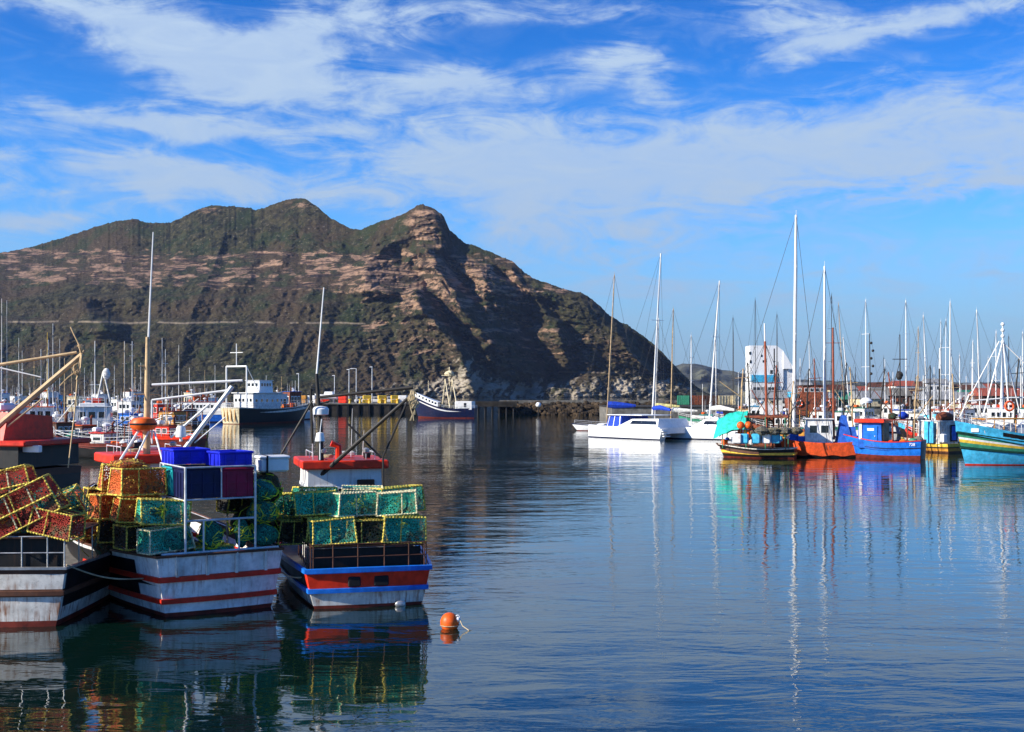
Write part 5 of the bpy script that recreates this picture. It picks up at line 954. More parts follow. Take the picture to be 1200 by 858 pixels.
sailboat('white yacht behind the second catamaran with a thin pale mast', 839, 500, 384, 10, 3, 60)
sailboat('yacht with a dark slanting forestay left of the old teal tarp boat', 859, 501, 372, 10, 3, 80, mast='mast_dark', r=.07)
# ---- boats on the far right, mast by mast
SB = [(885, 498, 351, 885, 'mast_dark', .08, 'navy_paint', 'blue_canvas', 'thin grey mast left of the white ice house'), (910, 500, 368, 910.5, 'mast_dark', .08, 'clean_white', 'blue_canvas', 'dark mast in front of the white ice house'),
 (1015, 502, 352, 1014.5, 'mast_white', .11, 'clean_white', 'teal_tarp', 'tall white mast just left above the blue boat wheelhouse'), (1036, 500, 419, 1035.6, 'mast_dark', .07, 'white_paint', 'sail_white', 'short thin dark mast above the blue boat'),
 (1062, 501, 352, 1061.5, 'mast_white', .12, 'clean_white', 'blue_canvas', 'tall thick white mast right of the dark crossed mast'), (1076, 497, 384, 1076, 'mast_tan', .10, 'white_paint', 'sail_white', 'brownish mast between two white masts'),
 (1087, 503, 369, 1082, 'mast_white', .11, 'grey_white', 'green_paint', 'white mast leaning to the left behind the cream boat'), (1102, 496, 376, 1102.5, 'mast_white', .08, 'clean_white', 'blue_canvas', 'thin white mast over the cream boat roof'),
 (1108, 499, 375, 1108.5, 'mast_white', .09, 'clean_white', 'orange_tarp', 'white mast with orange boom cover left of the thickest one'), (1113, 502, 353, 1113.5, 'mast_white', .13, 'clean_white', 'sail_white', 'thick tall white mast right of the cream boat'),
 (1125, 498, 416, 1124.5, 'mast_white', .11, 'white_paint', 'orange_tarp', 'short white mast above the turquoise bow'), (1140, 499, 400, 1140, 'mast_white', .11, 'clean_white', 'roof_red', 'white mast of middle height above the turquoise deck'),
 (1149, 503, 363, 1144.5, 'mast_white', .13, 'clean_white', 'sail_white', 'tall white mast leaning left above the turquoise boat'), (1158, 496, 419, 1158, 'mast_white', .08, 'white_paint', 'blue_canvas', 'short thin mast right of the tall leaning one'),
 (1167, 500, 389, 1167.3, 'mast_white', .12, 'clean_white', 'sail_white', 'white mast just left of the turquoise boat gallows'), (1182, 499, 394, 1182, 'mast_dark', .09, 'white_paint', 'blue_canvas', 'dark mast just right of the turquoise boat gallows'),
 (1198, 500, 389, 1198.5, 'mast_white', .12, 'clean_white', 'blue_canvas', 'white mast at the right edge of the photo'), (1232, 500, 380, 1232, 'mast_white', .12, 'clean_white', 'blue_canvas', 'white mast beyond the right edge'),
 (990, 497, 356, 982.5, 'mast_tan', .09, 'white_paint', 'sail_yellow', 'tan mast with a yellow flag right of the dark red mast'), (997, 503, 395, 988, 'mast_white', .10, 'clean_white', 'green_paint', 'white mast leaning left beside the blue boat bow'),
 (974, 495, 345, 974.5, 'mast_dark', .09, 'clean_white', 'blue_canvas', 'thin dark mast beside the white mast of the orange draped boat'), (950, 498, 400, 948, 'mast_white', .08, 'clean_white', 'sail_white', 'thin white mast behind the rusty ship')]
for i, (px, wl, top, pxt, mt_, r, hm, cv_, lab) in enumerate(SB):
    sailboat('yacht with a '+lab, px, wl, top, 8.5+(i*37 % 30)/10, 2.9, [55, 75, -60, 80, 35, -80][i % 6], hm, cv_, mt_, r*.85, pxt, spreaders=(.45, .72) if i % 3 else (.6,), dodger=[None, 'blue_canvas', 'green_paint'][i % 3])
t = bpy.data.objects
# ---- old boat with teal tarp
Y = D(537); o_ = thing('fishing_boat', (X(932, Y), Y, 0), R(70), 'cluttered old wooden boat with a teal tarp tent and brown mast', 'fishing boat', 'fishing boats moored on the right')
H = Hull(o_, 6.7, 3.2, .95, .85, 1.25, [(.10, 0), (.32, 1), (.62, 2), (1, 1)], [M['dark_red'], M['black_paint'], M['ochre_paint'], M['brown_paint']], tr=.7, rake=.5, depth=.5); H.strake(.47, .05, .20, M['yellow_paint']); H.strake(1, .05, .1, M['rusty_white'], 'gunwale')
b = MB(); rr = random.Random(6)
b = MB(); nu, nv = 17, 11; V = []
for j in range(nv):
    for i in range(nu):
        a = -1+2*i/(nu-1); c_ = j/(nv-1); x = 1.75*a*(1-.12*c_); V.append((x+.05*math.sin(j*1.7), 4.4+2.9*c_+.12*a*a, 4.45-1.75*abs(a)**1.15-.9*c_**2+.06*math.sin(i*2.1+j*.6)+.05*math.sin(j*1.9+i)))
b.add(V, [(j*nu+i, j*nu+i+1, (j+1)*nu+i+1, (j+1)*nu+i) for j in range(nv-1) for i in range(nu-1)]); b.build('tarpaulin', M['teal_tarp'], o_, smooth=True)
b = MB(); b.box((.1, 2.6, 3.9), (2.6, 4.0, .16), rz=R(3)); b.build('canopy', M['rust_paint'], o_)
for sx in (-1.2, 1.2):
    for yy in (.8, 2.6, 4.4, 6.6): MB().bar((sx, yy, .9), (sx, yy, 3.85 if yy < 5 else 2.6), .045, 6).build('awning_post', M['green_paint'], o_)
for i in range(30):
    b = MB(); xx, yy = rr.uniform(-1.3, 1.3), rr.uniform(.4, 6.8); s_ = rr.uniform(.18, .42); zz = rr.uniform(1.0, 2.7)
    (b.rbox((xx, yy, zz), (s_*1.6, s_*1.3, s_*1.5), .04, rr.random()*2) if i % 3 else b.ball((xx, yy, zz), (s_, s_*.9, s_*.8), i, .1))
    b.build('deck_gear', M[rr.choice(['orange_paint', 'white_paint', 'turquoise_paint', 'brown_net_lump', 'green_net_lump', 'rust_paint', 'blue_tarp', 'yellow_paint', 'grey_net_lump'])], o_)
for i in range(4): p = wpt(o_, 893+i*13, 505, Y-2); b = MB(); b.ball(p, (.55, .7, .38), 70+i, .2, 8, 12); tangle(b, p, .6, .02, 40, i, .6); b.build('net_pile', M['grey_net_lump'], o_)
p = wpt(o_, 861, 491, Y-1); 
for px in (868, 877): MB().ball(wpt(o_, px, 498.5, Y-1.2), .36).build('float', M['orange_paint'], o_, smooth=True)
for px, c_ in ((864, 'grey_white'), (872, 'turquoise_paint'), (886, 'turquoise_paint'), (898, 'clean_white'), (909, 'turquoise_paint')): MB().rbox(wpt(o_, px, 514, Y-1.6), (.5, .8, .9), .08).build('drum', M[c_], o_)
b = MB(); b.tube([wpt(o_, 899, 515, Y), wpt(o_, 896.5, 400, Y)], [.14, .10], 8); ms = b.build('mast', M['mast_red'], o_, smooth='auto'); MB().tube([wpt(o_, 896.5, 401, Y), wpt(o_, 896, 379, Y)], .07, 7).build('mast_tip', M['mast_white'], ms)
b = MB(); 
for a in ((856, 480), (866, 500), (930, 505), (940, 500)): b.bar(wpt(o_, 896.5, 402, Y), wpt(o_, *a, Y), .022, 4)
b.build('rigging', M['wire'], o_)
# ---- tall masted boat and orange draped boat
Y = D(534); t_ = thing('sailboat', (X(951, Y), Y, 0), R(78), 'grey white yacht carrying the tallest mast in the harbour, beside the old tarp boat', 'sailboat', gy)
H = Hull(t_, 9.5, 2.9, .9, .85, 1.1, [(.1, 0), (.35, 1), (.7, 2), (1, 1)], [M['dark_red'], M['brown_paint'], M['grey_white'], M['rust_paint']], tr=.6, rake=.9, nst=12, depth=.2, deck='clean_white'); t_.location = (X(968, Y), Y+1.5, 0)
MB().box((0, 4.5, 1.2), (1.5, 3.4, .6), taper=.85).build('cabin', M['rust_paint'], t_)
bp_ = wpt(t_, 930, 512, Y+2); rig(t_, bp_.x, bp_.y, .9, wpt(t_, 933, 252, Y+2), .17, 'mast_white', 9.5, 6.5, spreaders=(.48, .77)); 
Y = D(536); t_ = thing('fishing_boat', (X(1005, Y), Y, 0), R(78), 'boat with an orange sheet draped over its hull, blue tarps and a white cabin', 'fishing boat', 'fishing boats moored on the right')
H = Hull(t_, 7.4, 2.9, 1.5, 1.35, 1.8, [(.12, 0), (1, 1)], [M['black_paint'], M['dark_red'], M['blue_paint']], tr=.75, rake=.5, nst=14, depth=.5)
b = MB(); nu, nv = 22, 6; V = []
for j in range(nv):
    for i in range(nu):
        u = .0+.93*i/(nu-1); f = 1.06-.92*j/(nv-1)+.05*math.sin(i*1.1); p = H.pt(max(min(f, 1), .02), u, 1 if False else -1); q = H.pt(max(min(f, 1), .02), u, 1)
        V.append(q if False else p+Vector((-.07-.035*math.sin(i*1.9+j), 0, 0.06 if j == 0 else 0)))
b.add(V, [(j*nu+i, j*nu+i+1, (j+1)*nu+i+1, (j+1)*nu+i) for j in range(nv-1) for i in range(nu-1)]); b.v += [] 
V2 = [Vector((-v.x*1.0, v.y, v.z)) for v in V]; b.add(V2, [(j*nu+i+1, j*nu+i, (j+1)*nu+i, (j+1)*nu+i+1) for j in range(nv-1) for i in range(nu-1)]); b.build('orange_sheet', M['orange_tarp'], t_, smooth=True)
b = MB(); p = H.tp(.6, 0); b.rbox((0, -.16, .75), (1.1, .12, .9), .03); b.build('fender_mat', M['rubber'], t_)
house(t_, (0, 3.6), .9, 2.1, 2.6, 2.7, M['grey_white'], M['white_paint'], .2, nw=2)
for (x, y, w_, l_, h_, tp_) in ((0, 1.3, 1.7, 1.5, 3.0, .28), (.1, .5, 1.5, 1.0, 1.9, .45), (0, 5.9, 1.3, 1.2, 1.5, .5), (-.7, 5.0, .5, 1.4, 1.0, .7)): MB().box((x, y, 1.0+h_/2), (w_, l_, h_), rz=R(8), taper=tp_).build('blue_tarpaulin', M['blue_tarp'], t_)
bp_ = wpt(t_, 966, 515, Y+1); rig(t_, bp_.x, bp_.y, .9, wpt(t_, 966.3, 312, Y+1), .12, 'mast_white', 6.8, 3.4, spreaders=(.55,))
b = MB(); b.tube([wpt(t_, 977, 515, Y), wpt(t_, 976, 384, Y)], [.13, .08], 8); b.bar(wpt(t_, 968, 402, Y), wpt(t_, 986, 402, Y), .03); b.build('mizzen_mast', M['mast_red'], t_, smooth='auto')
# ---- blue boat with the red roof
Y = D(538); t_ = thing('fishing_boat', (X(1079, Y), Y-.5, 0), R(60), 'bright blue fishing boat with a red roof and blue wheelhouse door', 'fishing boat', 'fishing boats moored on the right')
H = Hull(t_, 6.9, 3.3, 1.75, 1.6, 2.3, [(.22, 0), (.60, 1), (.64, 2), (1, 1)], [M['dark_red'], M['bright_blue'], M['navy_paint'], M['blue_paint']], tr=.74, rake=.8, depth=.8, bulge=.15); H.strake(1.0, .05, .09, M['red_paint'], 'gunwale'); H.strake(.62, .06, .08, M['navy_paint'])
MB().add([H.tp(f, u)+Vector((0, -.03, 0)) for f in (.02, .35, .65, .95) for u in [-.95+1.9*k/6 for k in range(7)]], [(r*7+k, r*7+k+1, r*7+8+k, r*7+7+k) for r in range(3) for k in range(6)]).build('transom', M['navy_paint'], t_, smooth=True)  # navy overlay: the shade on the stern put into the transom's colour
p = H.pt(.86, .10, -1); letters('728', .36, t_, (p.x-.05, p.y, p.z-.18), (R(90), 0, R(-90)), M['clean_white'])
house(t_, (0, 4.5), 1.0, 2.6, 2.2, 2.35, M['blue_paint'], M['bright_red'], .35, nw=2, rh=.34, sides=False)
x_ = -1.29; d = MB().rbox((x_, 4.4, 2.1), (.07, 1.25, 1.9), .02).build('door', M['bright_blue'], t_); MB().box((x_-.05, 4.4, 2.72), (.02, .62, .22)).build('notice', M['clean_white'], d); MB().ball((x_-.06, 4.0, 2.1), .05).build('handle', M['clean_white'], d)
MB().box((x_+.0, 5.35, 2.55), (.06, .26, 1.5)).build('door_post', M['grey_white'], t_); MB().box((0, 2.3, 3.62), (2.5, 2.6, .10)).build('awning', M['dark_red'], t_); b = MB()
for sx in (-1.2, 1.2):
    for yy in (1.1,): b.bar((sx, yy, 1.2), (sx, yy, 3.6), .06)
b.build('awning_post', M['rust_paint'], t_); MB().box((0, 3.3, 2.2), (2.4, .08, 2.2)).build('screen', M['black_paint'], t_)
for i, (x, y, z, s_, m_) in enumerate(((-.9, 1.6, 1.5, .35, 'orange_paint'), (-.2, .8, 1.6, .4, 'green_paint'), (.7, .5, 1.7, .45, 'deck_grey'), (-1.0, 2.6, 1.5, .3, 'bright_red'), (.3, 1.8, 4.0, .42, 'blue_canvas'), (-.6, 2.6, 3.95, .38, 'brown_net_lump'), (.9, 2.0, 3.9, .35, 'ochre_paint'))): MB().ball((x, y, z), (s_, s_, s_*.9), i, .12).build('deck_gear', M[m_], t_)
b = MB(); b.bar(wpt(t_, 1055, 492, Y), wpt(t_, 1054.5, 392, Y), .07, 7, .04); b.bar(wpt(t_, 1046, 421, Y), wpt(t_, 1063, 421, Y), .04); b.bar(wpt(t_, 1054.6, 424, Y), wpt(t_, 1042, 470, Y), .03); b.ball(wpt(t_, 1054, 440, Y), (.3, .3, .4), 2, .2); b.build('mast', M['mast_dark'], t_)
b = MB(); b.bar(wpt(t_, 1020, 478, Y), wpt(t_, 1019, 391, Y), .06, 7, .04); [b.ball(wpt(t_, 1021+(k % 2)*2, 402+k*9, Y), .13) for k in range(5)]; b.build('aerial_mast', M['mast_dark'], t_)
MB().lathe(wpt(t_, 1015, 471, Y), [(.55, -.1), (.6, .1), (.35, .35), (.1, .4)], 12).build('roof_dome', M['clean_white'], t_, smooth='auto')
# ---- cream boat
Y = D(531); t_ = thing('fishing_boat', (X(1121, Y), Y, 0), R(28), 'small cream boat with an ochre rusty hull and blue framed cabin window', 'fishing boat', 'fishing boats moored on the right')
H = Hull(t_, 7.0, 3.2, .95, .9, 1.4, [(.2, 0), (.55, 1), (1, 2)], [M['brown_paint'], M['ochre_paint'], M['yellow_paint'], M['rusty_white']], tr=.85, rake=.5, depth=.3); H.strake(.6, .06, .12, M['black_paint'])
house(t_, (-.1, 2.4), .7, 2.7, 3.0, 2.5, M['rusty_white'], M['white_paint'], .1, win=False)
b = MB(); b.box((.55, .83, 2.0), (.95, .08, 1.7), mi=0); b.box((.5, .80, 2.0), (.62, .08, 1.45), mi=1); b.build('window', [M['rubber'], M['blue_tarp']], t_); MB().box((1.15, .82, 2.0), (.18, .09, 1.75)).build('door_post', M['clean_white'], t_)
MB().rbox((-1.2, .6, 1.5), (.6, .5, .9), .08).build('locker', M['clean_white'], t_); MB().box((-1.75, 2.0, 2.1), (.12, 1.2, 2.2)).build('side_panel', M['turquoise_paint'], t_)
b = MB(); b.tube([(-1.3, 1.2, 3.6), (-.5, 1.3, 3.75), (.4, 1.4, 3.65), (1.2, 1.5, 3.5)], [.35, .48, .45, .3], 9); b.build('rolled_tarpaulin', M['rust_paint'], t_)
b = MB(); b.bar(wpt(t_, 1101, 470, Y+2), wpt(t_, 1101, 432, Y+2), .08, 7); b.build('mast', M['mast_dark'], t_); MB().bar(wpt(t_, 1101, 432, Y+2), wpt(t_, 1101.5, 408, Y+2), .07).build('mast_tip', M['mast_white'], t_)
# ---- turquoise boat at the right edge
Y = D(545); t_ = thing('fishing_boat', (0, 0, 0), R(101), 'large turquoise fishing boat with yellow and dark green stripes at the right edge', 'fishing boat', 'fishing boats moored on the right')
Lh = 13.5; hd = Vector((-math.sin(R(101)), math.cos(R(101)), 0)); t_.location = Vector((X(1131, Y), Y, 0))-hd*Lh
H = Hull(t_, Lh, 4.4, 2.5, 2.35, 3.75, [(.03, 0), (.36, 1), (.43, 2), (.52, 3), (.59, 4), (.64, 5), (.69, 3), (.76, 2), (1, 1)], [M['bright_red'], M['turquoise_paint'], M['dark_green_paint'], M['green_paint'], M['yellow_paint'], M['white_paint'], M['turquoise_paint']], tr=.8, rake=1.0, depth=.9, nst=24, full=2.6, flare=.8)
H.strake(.755, .08, .13, M['dark_green_paint']); H.strake(.395, .08, .15, M['dark_green_paint'])
p = H.pt(.86, .93, -1); MB().box((p.x-.0, p.y, p.z), (.10, .6, .32), rz=R(-24)).build('number_plate', M['clean_white'], t_)
b = MB(); V = [H.pt(f, u, -1)+Vector((-.03, 0, 0)) for f in (.70, .82, .93) for u in [.54+.26*k/5 for k in range(6)]]; b.add(V, [(r*6+k, r*6+k+1, r*6+7+k, r*6+6+k) for r in range(2) for k in range(5)]); b.build('opening_shade', M['black_paint'], t_)  # black sheet on the plating paints the shade inside the opening
house(t_, (0, 4.6), 1.5, 3.0, 3.4, 2.8, M['clean_white'], M['green_paint'], .3, nw=3)
for i, (yy, s_, m_) in enumerate(((11.2, .62, 'clean_white'), (10.0, .66, 'sail_white'), (8.9, .6, 'clean_white'), (7.6, .7, 'clean_white'), (12.0, .4, 'sail_white'))): MB().tube([(-1.1, yy, 2.9), (.7, yy, 2.9)], s_, 14).build('tank', M[m_], t_, smooth='auto')
b = MB()
for yy in (8.5, 9.6, 10.7, 11.6): b.bar((-1.3, yy, 2.3), (-1.3, yy, 3.9), .05)
b.bar((-1.3, 7.0, 3.9), (-1.3, 12.2, 3.9), .05); b.bar((1.3, 7.0, 3.9), (1.3, 12.2, 3.9), .05); b.bar((-1.3, 12.2, 3.9), (1.3, 12.2, 3.9), .05); b.build('deck_frame', M['ochre_paint'], t_)
p = wpt(t_, 1183, 476, Y-1.6); b = MB(); o = MB().torus(p, .38, .09, 'x', 18, 8).build('lifebuoy', M['lifebuoy'], t_, smooth=True); 
tp_ = wpt(t_, 1175, 378, Y); b = MB()
for a in (1160, 1172, 1183, 1196): b.bar(wpt(t_, 1175.5, 398, Y), wpt(t_, a if a != 1160 else 1152, 488, Y+(.9 if a in (1172, 1196) else -.9)), .06, 6)
b.bar(wpt(t_, 1175, 480, Y), tp_, .09, 8, .05); [b.ball(wpt(t_, 1175, 380+k*7, Y), .16, k) for k in range(4)]; b.bar(wpt(t_, 1176, 402, Y), wpt(t_, 1205, 430, Y), .05); b.bar(wpt(t_, 1137, 464, Y), wpt(t_, 1171, 400, Y), .045); b.build('gallows', M['mast_white'], t_)
b = MB(); b.tube([wpt(t_, 1135, 470, Y), wpt(t_, 1185, 466, Y), wpt(t_, 1240, 466, Y)], .07, 6); b.bar(wpt(t_, 1124, 492, Y), wpt(t_, 1136, 462, Y), .05); b.build('boom', M['mast_white'], t_); H.rail(.7, .7, 1, .06, .03, M['galvanised'], 2, stern=False)
# ---- rusty ship behind and more working boats at the right
Y = D(508); t_ = thing('trawler_ship', (X(985, Y), Y, 0), R(86), 'rust brown ship superstructure with lifebuoys behind the yachts', 'ship')
H = Hull(t_, 17, 5.4, 2.8, 2.7, 3.6, [(.1, 0), (1, 1)], [M['dark_red'], M['black_paint'], M['rust_paint']], nst=12); 
MB().box((0, 4.6, 4.1), (4.2, 7, 2.6)).build('deckhouse', M['rust_paint'], t_); MB().box((0, 10.5, 3.5), (3.4, 3, 1.6)).build('deckhouse', M['grey_white'], t_); house(t_, (0, 4.2), 5.4, 3.4, 4, 1.9, M['rust_paint'], M['brown_paint'], .2, nw=3); lifebuoy(t_, (-2.2, 2.4, 4.5), .5, 'x'); lifebuoy(t_, (-2.2, 6.6, 4.6), .45, 'x'); [MB().box((-2.12, 1.9+i*1.15, 4.7), (.06, .45, .5)).build('window', M['glass'], t_) for i in range(5)]
b = MB(); b.bar((0, 10, 8), (0, 10, 13), .1); b.bar((-.9, 10, 11), (.9, 10, 11), .07); b.build('mast', M['mast_dark'], t_); MB().rbox((0, 7.3, 5.9), (1.8, 1.2, .9), .1).build('locker', M['turquoise_paint'], t_)
R_ = [('white boat with a green roof behind the blue boat', 1005, 503, 9, 3.8, 40, ['navy_paint', 'green_paint', 'white_paint'], (.4, 3, 2.7, .8), 'white_paint', 'green_paint', 430), ('small cream cabin boat behind the brown mast boat', 868, 503, 8, 3.4, 65, ['dark_red', 'cream_paint', 'white_paint'], (.4, 2.6, 2.5, .8), 'cream_paint', 'ochre_paint', 436),
 ('teal roofed boat moored before the white ice house', 884, 505, 10, 3.8, 80, ['dark_red', 'rust_paint', 'turquoise_paint'], (.4, 4, 3.1, .8), 'white_paint', 'turquoise_paint', 428), ('orange roofed white boat behind the cream boat', 1098, 507, 9, 3.6, 50, ['black_paint', 'white_paint', 'orange_paint'], (.4, 3, 2.6, .8), 'white_paint', 'orange_paint', 430),
 ('grey white boat between blue boat and cream boat', 1075, 511, 9, 3.6, 20, ['black_paint', 'navy_paint', 'brown_paint'], (.35, 3, 2.4, .8), 'rusty_white', 'deck_grey', 438), ('turquoise trimmed boat left of the cream boat', 1088, 516, 8, 3.4, 35, ['black_paint', 'black_paint', 'turquoise_paint'], (.4, 2.6, 2.6, .7), 'turquoise_paint', 'brown_paint', 445),
 ('white boat with a red roof behind the turquoise bow', 1130, 506, 9, 3.8, -60, ['dark_red', 'white_paint', 'red_paint'], (.4, 3.4, 2.7, .8), 'white_paint', 'roof_red', 441), ('white boat behind the turquoise boat tanks', 1165, 507, 10, 4.0, 70, ['dark_red', 'green_paint', 'white_paint'], (.4, 4, 2.9, .8), 'white_paint', 'white_paint', 425),
 ('orange roofed boat behind the turquoise boat gallows', 1188, 503, 10, 4.0, -75, ['dark_red', 'white_paint', 'orange_paint'], (.4, 4.4, 3.2, .8), 'red_paint', 'orange_paint', 430), ('white and grey boat behind the orange draped boat', 985, 512, 9, 3.6, 60, ['navy_paint', 'white_paint', 'green_paint'], (.4, 3, 2.6, .8), 'grey_white', 'green_paint', 445),
 ('white boat with blue roof behind the blue boat awning', 1050, 507, 9, 3.6, 70, ['navy_paint', 'white_paint', 'navy_paint'], (.4, 3.2, 2.6, .8), 'white_paint', 'blue_tarp', 436), ('pale boat behind the second catamaran with a green cover', 826, 502, 8, 3.2, 70, ['navy_paint', 'white_paint', 'green_paint'], (.45, 2.2, 1.4, .8), 'white_paint', 'teal_tarp', 450)]
R_ += [('rust hulled boat with red gear left of the blue boat', 958, 510, 9, 3.8, 40, ['black_paint', 'rust_paint', 'white_paint'], (.4, 2.6, 2.6, .7), 'rusty_white', 'rust_paint', 425), ('dark green boat with rusty cabin right of the tallest mast', 940, 506, 9, 3.8, 30, ['black_paint', 'dark_green_paint', 'rust_paint'], (.4, 3, 2.9, .8), 'rust_paint', 'brown_paint', 420),
 ('red hulled boat between the blue boat and the cream boat', 1084, 521, 7, 3.0, 15, ['black_paint', 'dark_red', 'red_paint'], (.5, 2.0, 2.0, .7), 'brown_paint', 'black_paint', 440), ('red roofed white boat far behind the thick white mast', 1118, 501, 9, 3.8, 80, ['dark_red', 'white_paint', 'red_paint'], (.4, 3.4, 3.4, .8), 'cream_paint', 'roof_red', 418),
 ('blue trimmed boat far behind the leaning masts', 1142, 500, 9, 3.8, 75, ['navy_paint', 'white_paint', 'blue_paint'], (.4, 3.4, 3.2, .8), 'white_paint', 'orange_tarp', 421), ('green roofed boat at the right edge behind the gallows', 1200, 508, 9, 3.8, 75, ['navy_paint', 'green_paint', 'white_paint'], (.4, 3.4, 2.9, .8), 'clean_white', 'green_paint', 417), ('white cabin boat beside the dark crossed mast', 1040, 501, 9, 3.8, 60, ['navy_paint', 'rust_paint', 'white_paint'], (.4, 3.4, 3.3, .8), 'rusty_white', 'brown_paint', 421), ('ochre boat behind the net piles of the old boat', 915, 515, 8, 3.6, 50, ['black_paint', 'ochre_paint', 'rust_paint'], (.4, 2.6, 2.3, .8), 'brown_paint', 'dark_red', 424)]
for (lab, px, wl, L, B, rot, hull, cab, cabm, roofm, top) in R_: workboat('fishing_boat', lab, px, wl, L, B, rot, hull, (1.5, 1.4, 2.2), None, cab, cabm, roofm, [(0, .55, top, 'mast_dark' if px % 2 else 'mast_white', .08, ((.6, 1.2),))], 'working boats in the background on the right', cargo=(8, ['orange_paint', 'white_paint', 'brown_net_lump', 'green_paint', 'blue_tarp', 'rust_paint', 'yellow_paint']))
# ---- ice house and sheds
Y = 300.; z0 = 3.; t_ = thing('ice_house', (X(879, Y), Y, 0), 0, 'tall white building with a sloping right roof above the boats', 'building'); k = Y/FP
w1, w2 = 31*k, 50*k; zt = Z(405, Y); ze = Z(430, Y)
b = MB(); b.prism([(0, z0), (w1, z0), (w1+8*k, Z(452, Y)+.0), (w1+8*k, Z(411, Y)), (w1, zt), (0, zt)], 0, 6); b.build('wall', M['clean_white'], t_)
b = MB(); b.prism([(w1+8*k-.02, Z(412, Y)), (w2, ze), (w2, ze-.5), (w1+8*k-.02, ze-.5)], -.3, 6.3); b.build('roof', M['clean_white'], t_); b = MB(); b.box((w1+14*k, 3.2, (z0+ze-.6)/2), (11*k, 5.6, ze-.6-z0)); b.build('lean_to', M['grey_white'], t_)
MB().box((w1/2-.2, -.25, Z(443.5, Y)), (w1-.6, .5, 8*k)).build('blue_band', M['turquoise_paint'], t_); MB().box((w1/2-.2, -.3, Z(453, Y)), (w1-.6, .6, 8*k)).build('white_band', M['white_paint'], t_)
for px, py, s_ in ((879, 414, 2.4), (879.5, 424, 2.4), (892.5, 417, 1.8), (894.5, 423.5, 1.8), (904, 436, 3)): MB().rbox((X(px, Y)-t_.location.x, -.02, Z(py, Y)), (s_*k, .1, s_*k*1.5), .04).build('window', M['glass'], t_)
for i in range(6): MB().box((1.0+i*(w1-2)/5, -.62, Z(455.5, Y)), (.7, .06, .7)).build('window', M['glass'], t_)
qq = thing('jetty', (X(1030, 285), 285, 0), 0, 'concrete jetty carrying the sheds behind the right hand masts', 'jetty'); W_ = 620*285/FP; MB().box((W_*.12, 20, .9), (W_*1.25, 40, 3.8)).build('wall', M['concrete'], qq); MB().box((W_*.12, 20, 2.9), (W_*1.25+.4, 40.4, .25)).build('coping', M['dark_concrete'], qq)
rr = random.Random(30); cw = ['shed_wall', 'deck_grey', 'cream_paint', 'grey_white', 'deck_wood', 'brown_paint', 'green_paint']; cf = ['roof_grey', 'brown_paint', 'deck_grey', 'roof_grey', 'green_paint', 'roof_grey']
nm_ = ['first', 'second', 'third', 'fourth', 'fifth', 'sixth', 'seventh', 'eighth', 'ninth', 'tenth', 'eleventh', 'twelfth', 'thirteenth', 'fourteenth', 'fifteenth', 'sixteenth']
def shed(px, Y, w, d, h, z0, wm, rm, lab, cat='shed', group=None):
    t = thing('shed' if cat == 'shed' else 'house', (X(px, Y), Y, z0), R(rr.uniform(-15, 15)), lab, cat, group); MB().box((0, d/2, h/2), (w, d, h)).build('wall', M[wm], t)
    b = MB(); b.prism([(-.4, h+.01), (d+.4, h+.01), (d/2, h+d*.28)], -w/2-.3, w/2+.3, plane='yz'); b.build('roof', M[rm], t)
    for i in range(max(2, int(w/3))): MB().box((-w/2+w*(i+.5)/max(2, int(w/3)), -.03, h*.55), (w/max(2, int(w/3))*.4, .08, h*.35)).build('window', M['glass'], t)
for i, (px, w) in enumerate(((905, 9), (962, 8), (990, 9), (1024, 7), (1046, 9), (1072, 6), (1098, 10), (1128, 7), (1150, 8), (1176, 11), (1205, 9))):
    wm, rm = cw[i*3 % 7], cf[i*5 % 6]; 
    if i == 9: wm, rm = 'brown_paint', 'roof_red'
    shed(px, 292+(i % 3)*6, w, 7, rr.uniform(1.4, 2.6), 3.0, wm, rm, '%s shed from the left on the jetty, %s roof over %s walls' % (nm_[i], rm.split('_')[-1] if rm.startswith('roof') else rm.split('_')[0], wm.split('_')[0]), 'shed', 'sheds on the jetty behind the masts')
for i in range(16):
    px = 945+i*17+rr.uniform(-4, 4); wm = ['shed_wall', 'white_paint', 'cream_paint', 'grey_white'][i*3 % 4]; rm = ['roof_grey', 'roof_red', 'brown_paint'][i % 3]; shed(px, 520+rr.uniform(0, 180), rr.uniform(8, 14), 9, rr.uniform(3, 5.5), 3.5+rr.uniform(0, 3), wm, rm, '%s house from the left in the distant town, %s roof' % (nm_[i], {'roof_grey': 'grey', 'roof_red': 'red', 'brown_paint': 'brown'}[rm]), 'house', 'houses of the distant town')
# containers and hut on the breakwater end
for i, (px, m_, w, lab) in enumerate(((801, 'green_paint', 5, 'small green hut on the end of the breakwater'), (816, 'rust_paint', 6, 'rust brown container on the breakwater, left of the other'), (832, 'brown_paint', 6, 'dark brown container on the breakwater, right of the rust one'), (850, 'cream_paint', 7, 'cream wall section behind the second catamaran'), (868, 'cream_paint', 8, 'cream shed left of the white ice house'))):
    t_ = thing('container', (X(px, 338), 338, 3.0), R(i*7-10), lab, 'container', None); MB().rbox((0, 0, 1.3), (w*.7, 2.6, 2.6), .05).build('body', M[m_], t_); b = MB()
    for q_ in range(6): b.box((-w*.3+w*.6*q_/5, -1.33, 1.3), (.12, .08, 2.4))
    b.build('ribs', M[m_], t_)
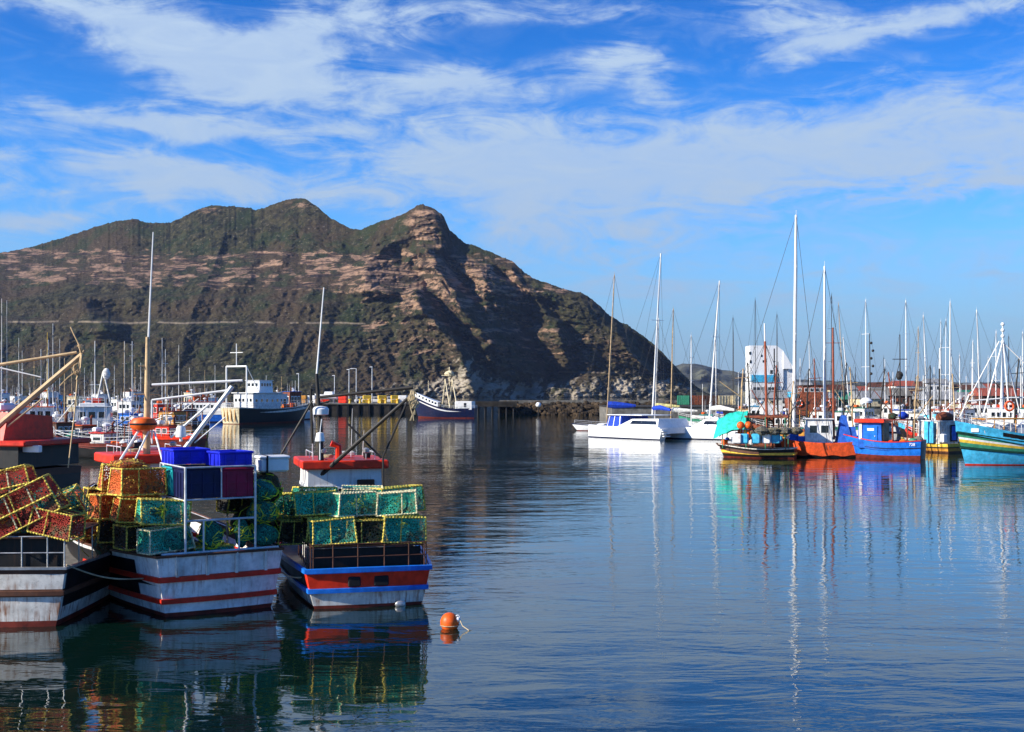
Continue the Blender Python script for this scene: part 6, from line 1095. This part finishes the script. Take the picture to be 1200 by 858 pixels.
# weathered poles, derricks and nets crowding the working boats
for i, (px, py0, py1, lean, m_, Y_) in enumerate(((868, 470, 432, 3, 'mast_tan', 114), (880, 500, 425, -4, 'mast_dark', 115), (905, 500, 428, 5, 'mast_red', 114), (915, 505, 440, -8, 'mast_dark', 116), (924, 500, 446, 6, 'mast_tan', 118), (944, 500, 432, 4, 'mast_dark', 118), (957, 500, 420, -3, 'mast_red', 120), (987, 500, 425, 5, 'mast_dark', 118), (1000, 495, 430, -4, 'mast_tan', 125), (1030, 490, 432, 7, 'mast_dark', 124), (1047, 490, 436, -6, 'mast_red', 124), (1070, 500, 440, 5, 'mast_tan', 122), (1090, 500, 428, 0, 'mast_dark', 124), (1120, 495, 438, -4, 'mast_tan', 128), (1188, 480, 420, 6, 'mast_dark', 110))):
    a = P(px, py0, Y_); t_ = thing('derrick', a, 0, 'weathered working derrick pole, %s from the left among the right hand boats' % nm_[i], 'derrick', 'derricks of the working boats'); tp_ = P(px+lean, py1, Y_)-a
    b = MB(); b.tube([(0, 0, -3), tp_*.5, tp_], [.09, .08, .05], 7); b.build('pole', M[m_], t_, smooth='auto'); b = MB(); b.bar(tp_*.7+Vector((-.7, 0, 0)), tp_*.7+Vector((.7, 0, .1)), .035); b.build('crosstree', M[m_], t_); b = MB(); b.bar(tp_, (3.2 if i % 2 else -3.2, 0, -.5), .022, 4); b.bar(tp_, (-2 if i % 2 else 2, 1, -.5), .022, 4); b.build('rigging', M['wire'], t_); MB().tube([(0, 0, .4), Vector((2.0 if i % 2 else -2.0, 0, tp_.z*.6))], [.05, .04], 6).build('boom', M[m_], t_)
# drop prototypes that were never used
for ps in TR.values():
    for p in ps:
        if p.name not in USED:
            for c_ in list(p.children): bpy.data.objects.remove(c_)
            bpy.data.objects.remove(p)
# ------------------------------------------------------------ air
m = bpy.data.materials.new('air'); m.use_nodes = True; m.node_tree.nodes.clear(); nt = m.node_tree
pv_ = nt.nodes.new('ShaderNodeVolumePrincipled'); o_ = nt.nodes.new('ShaderNodeOutputMaterial'); nt.links.new(pv_.outputs[0], o_.inputs['Volume'])
pv_.inputs['Density'].default_value = 2.4e-5; pv_.inputs['Color'].default_value = (.45, .62, 1, 1); pv_.inputs['Anisotropy'].default_value = .2
b = MB(); b.box((0, 6000, 290), (9000, 12400, 600)); hz_ = b.build('haze', m, kind='stuff')
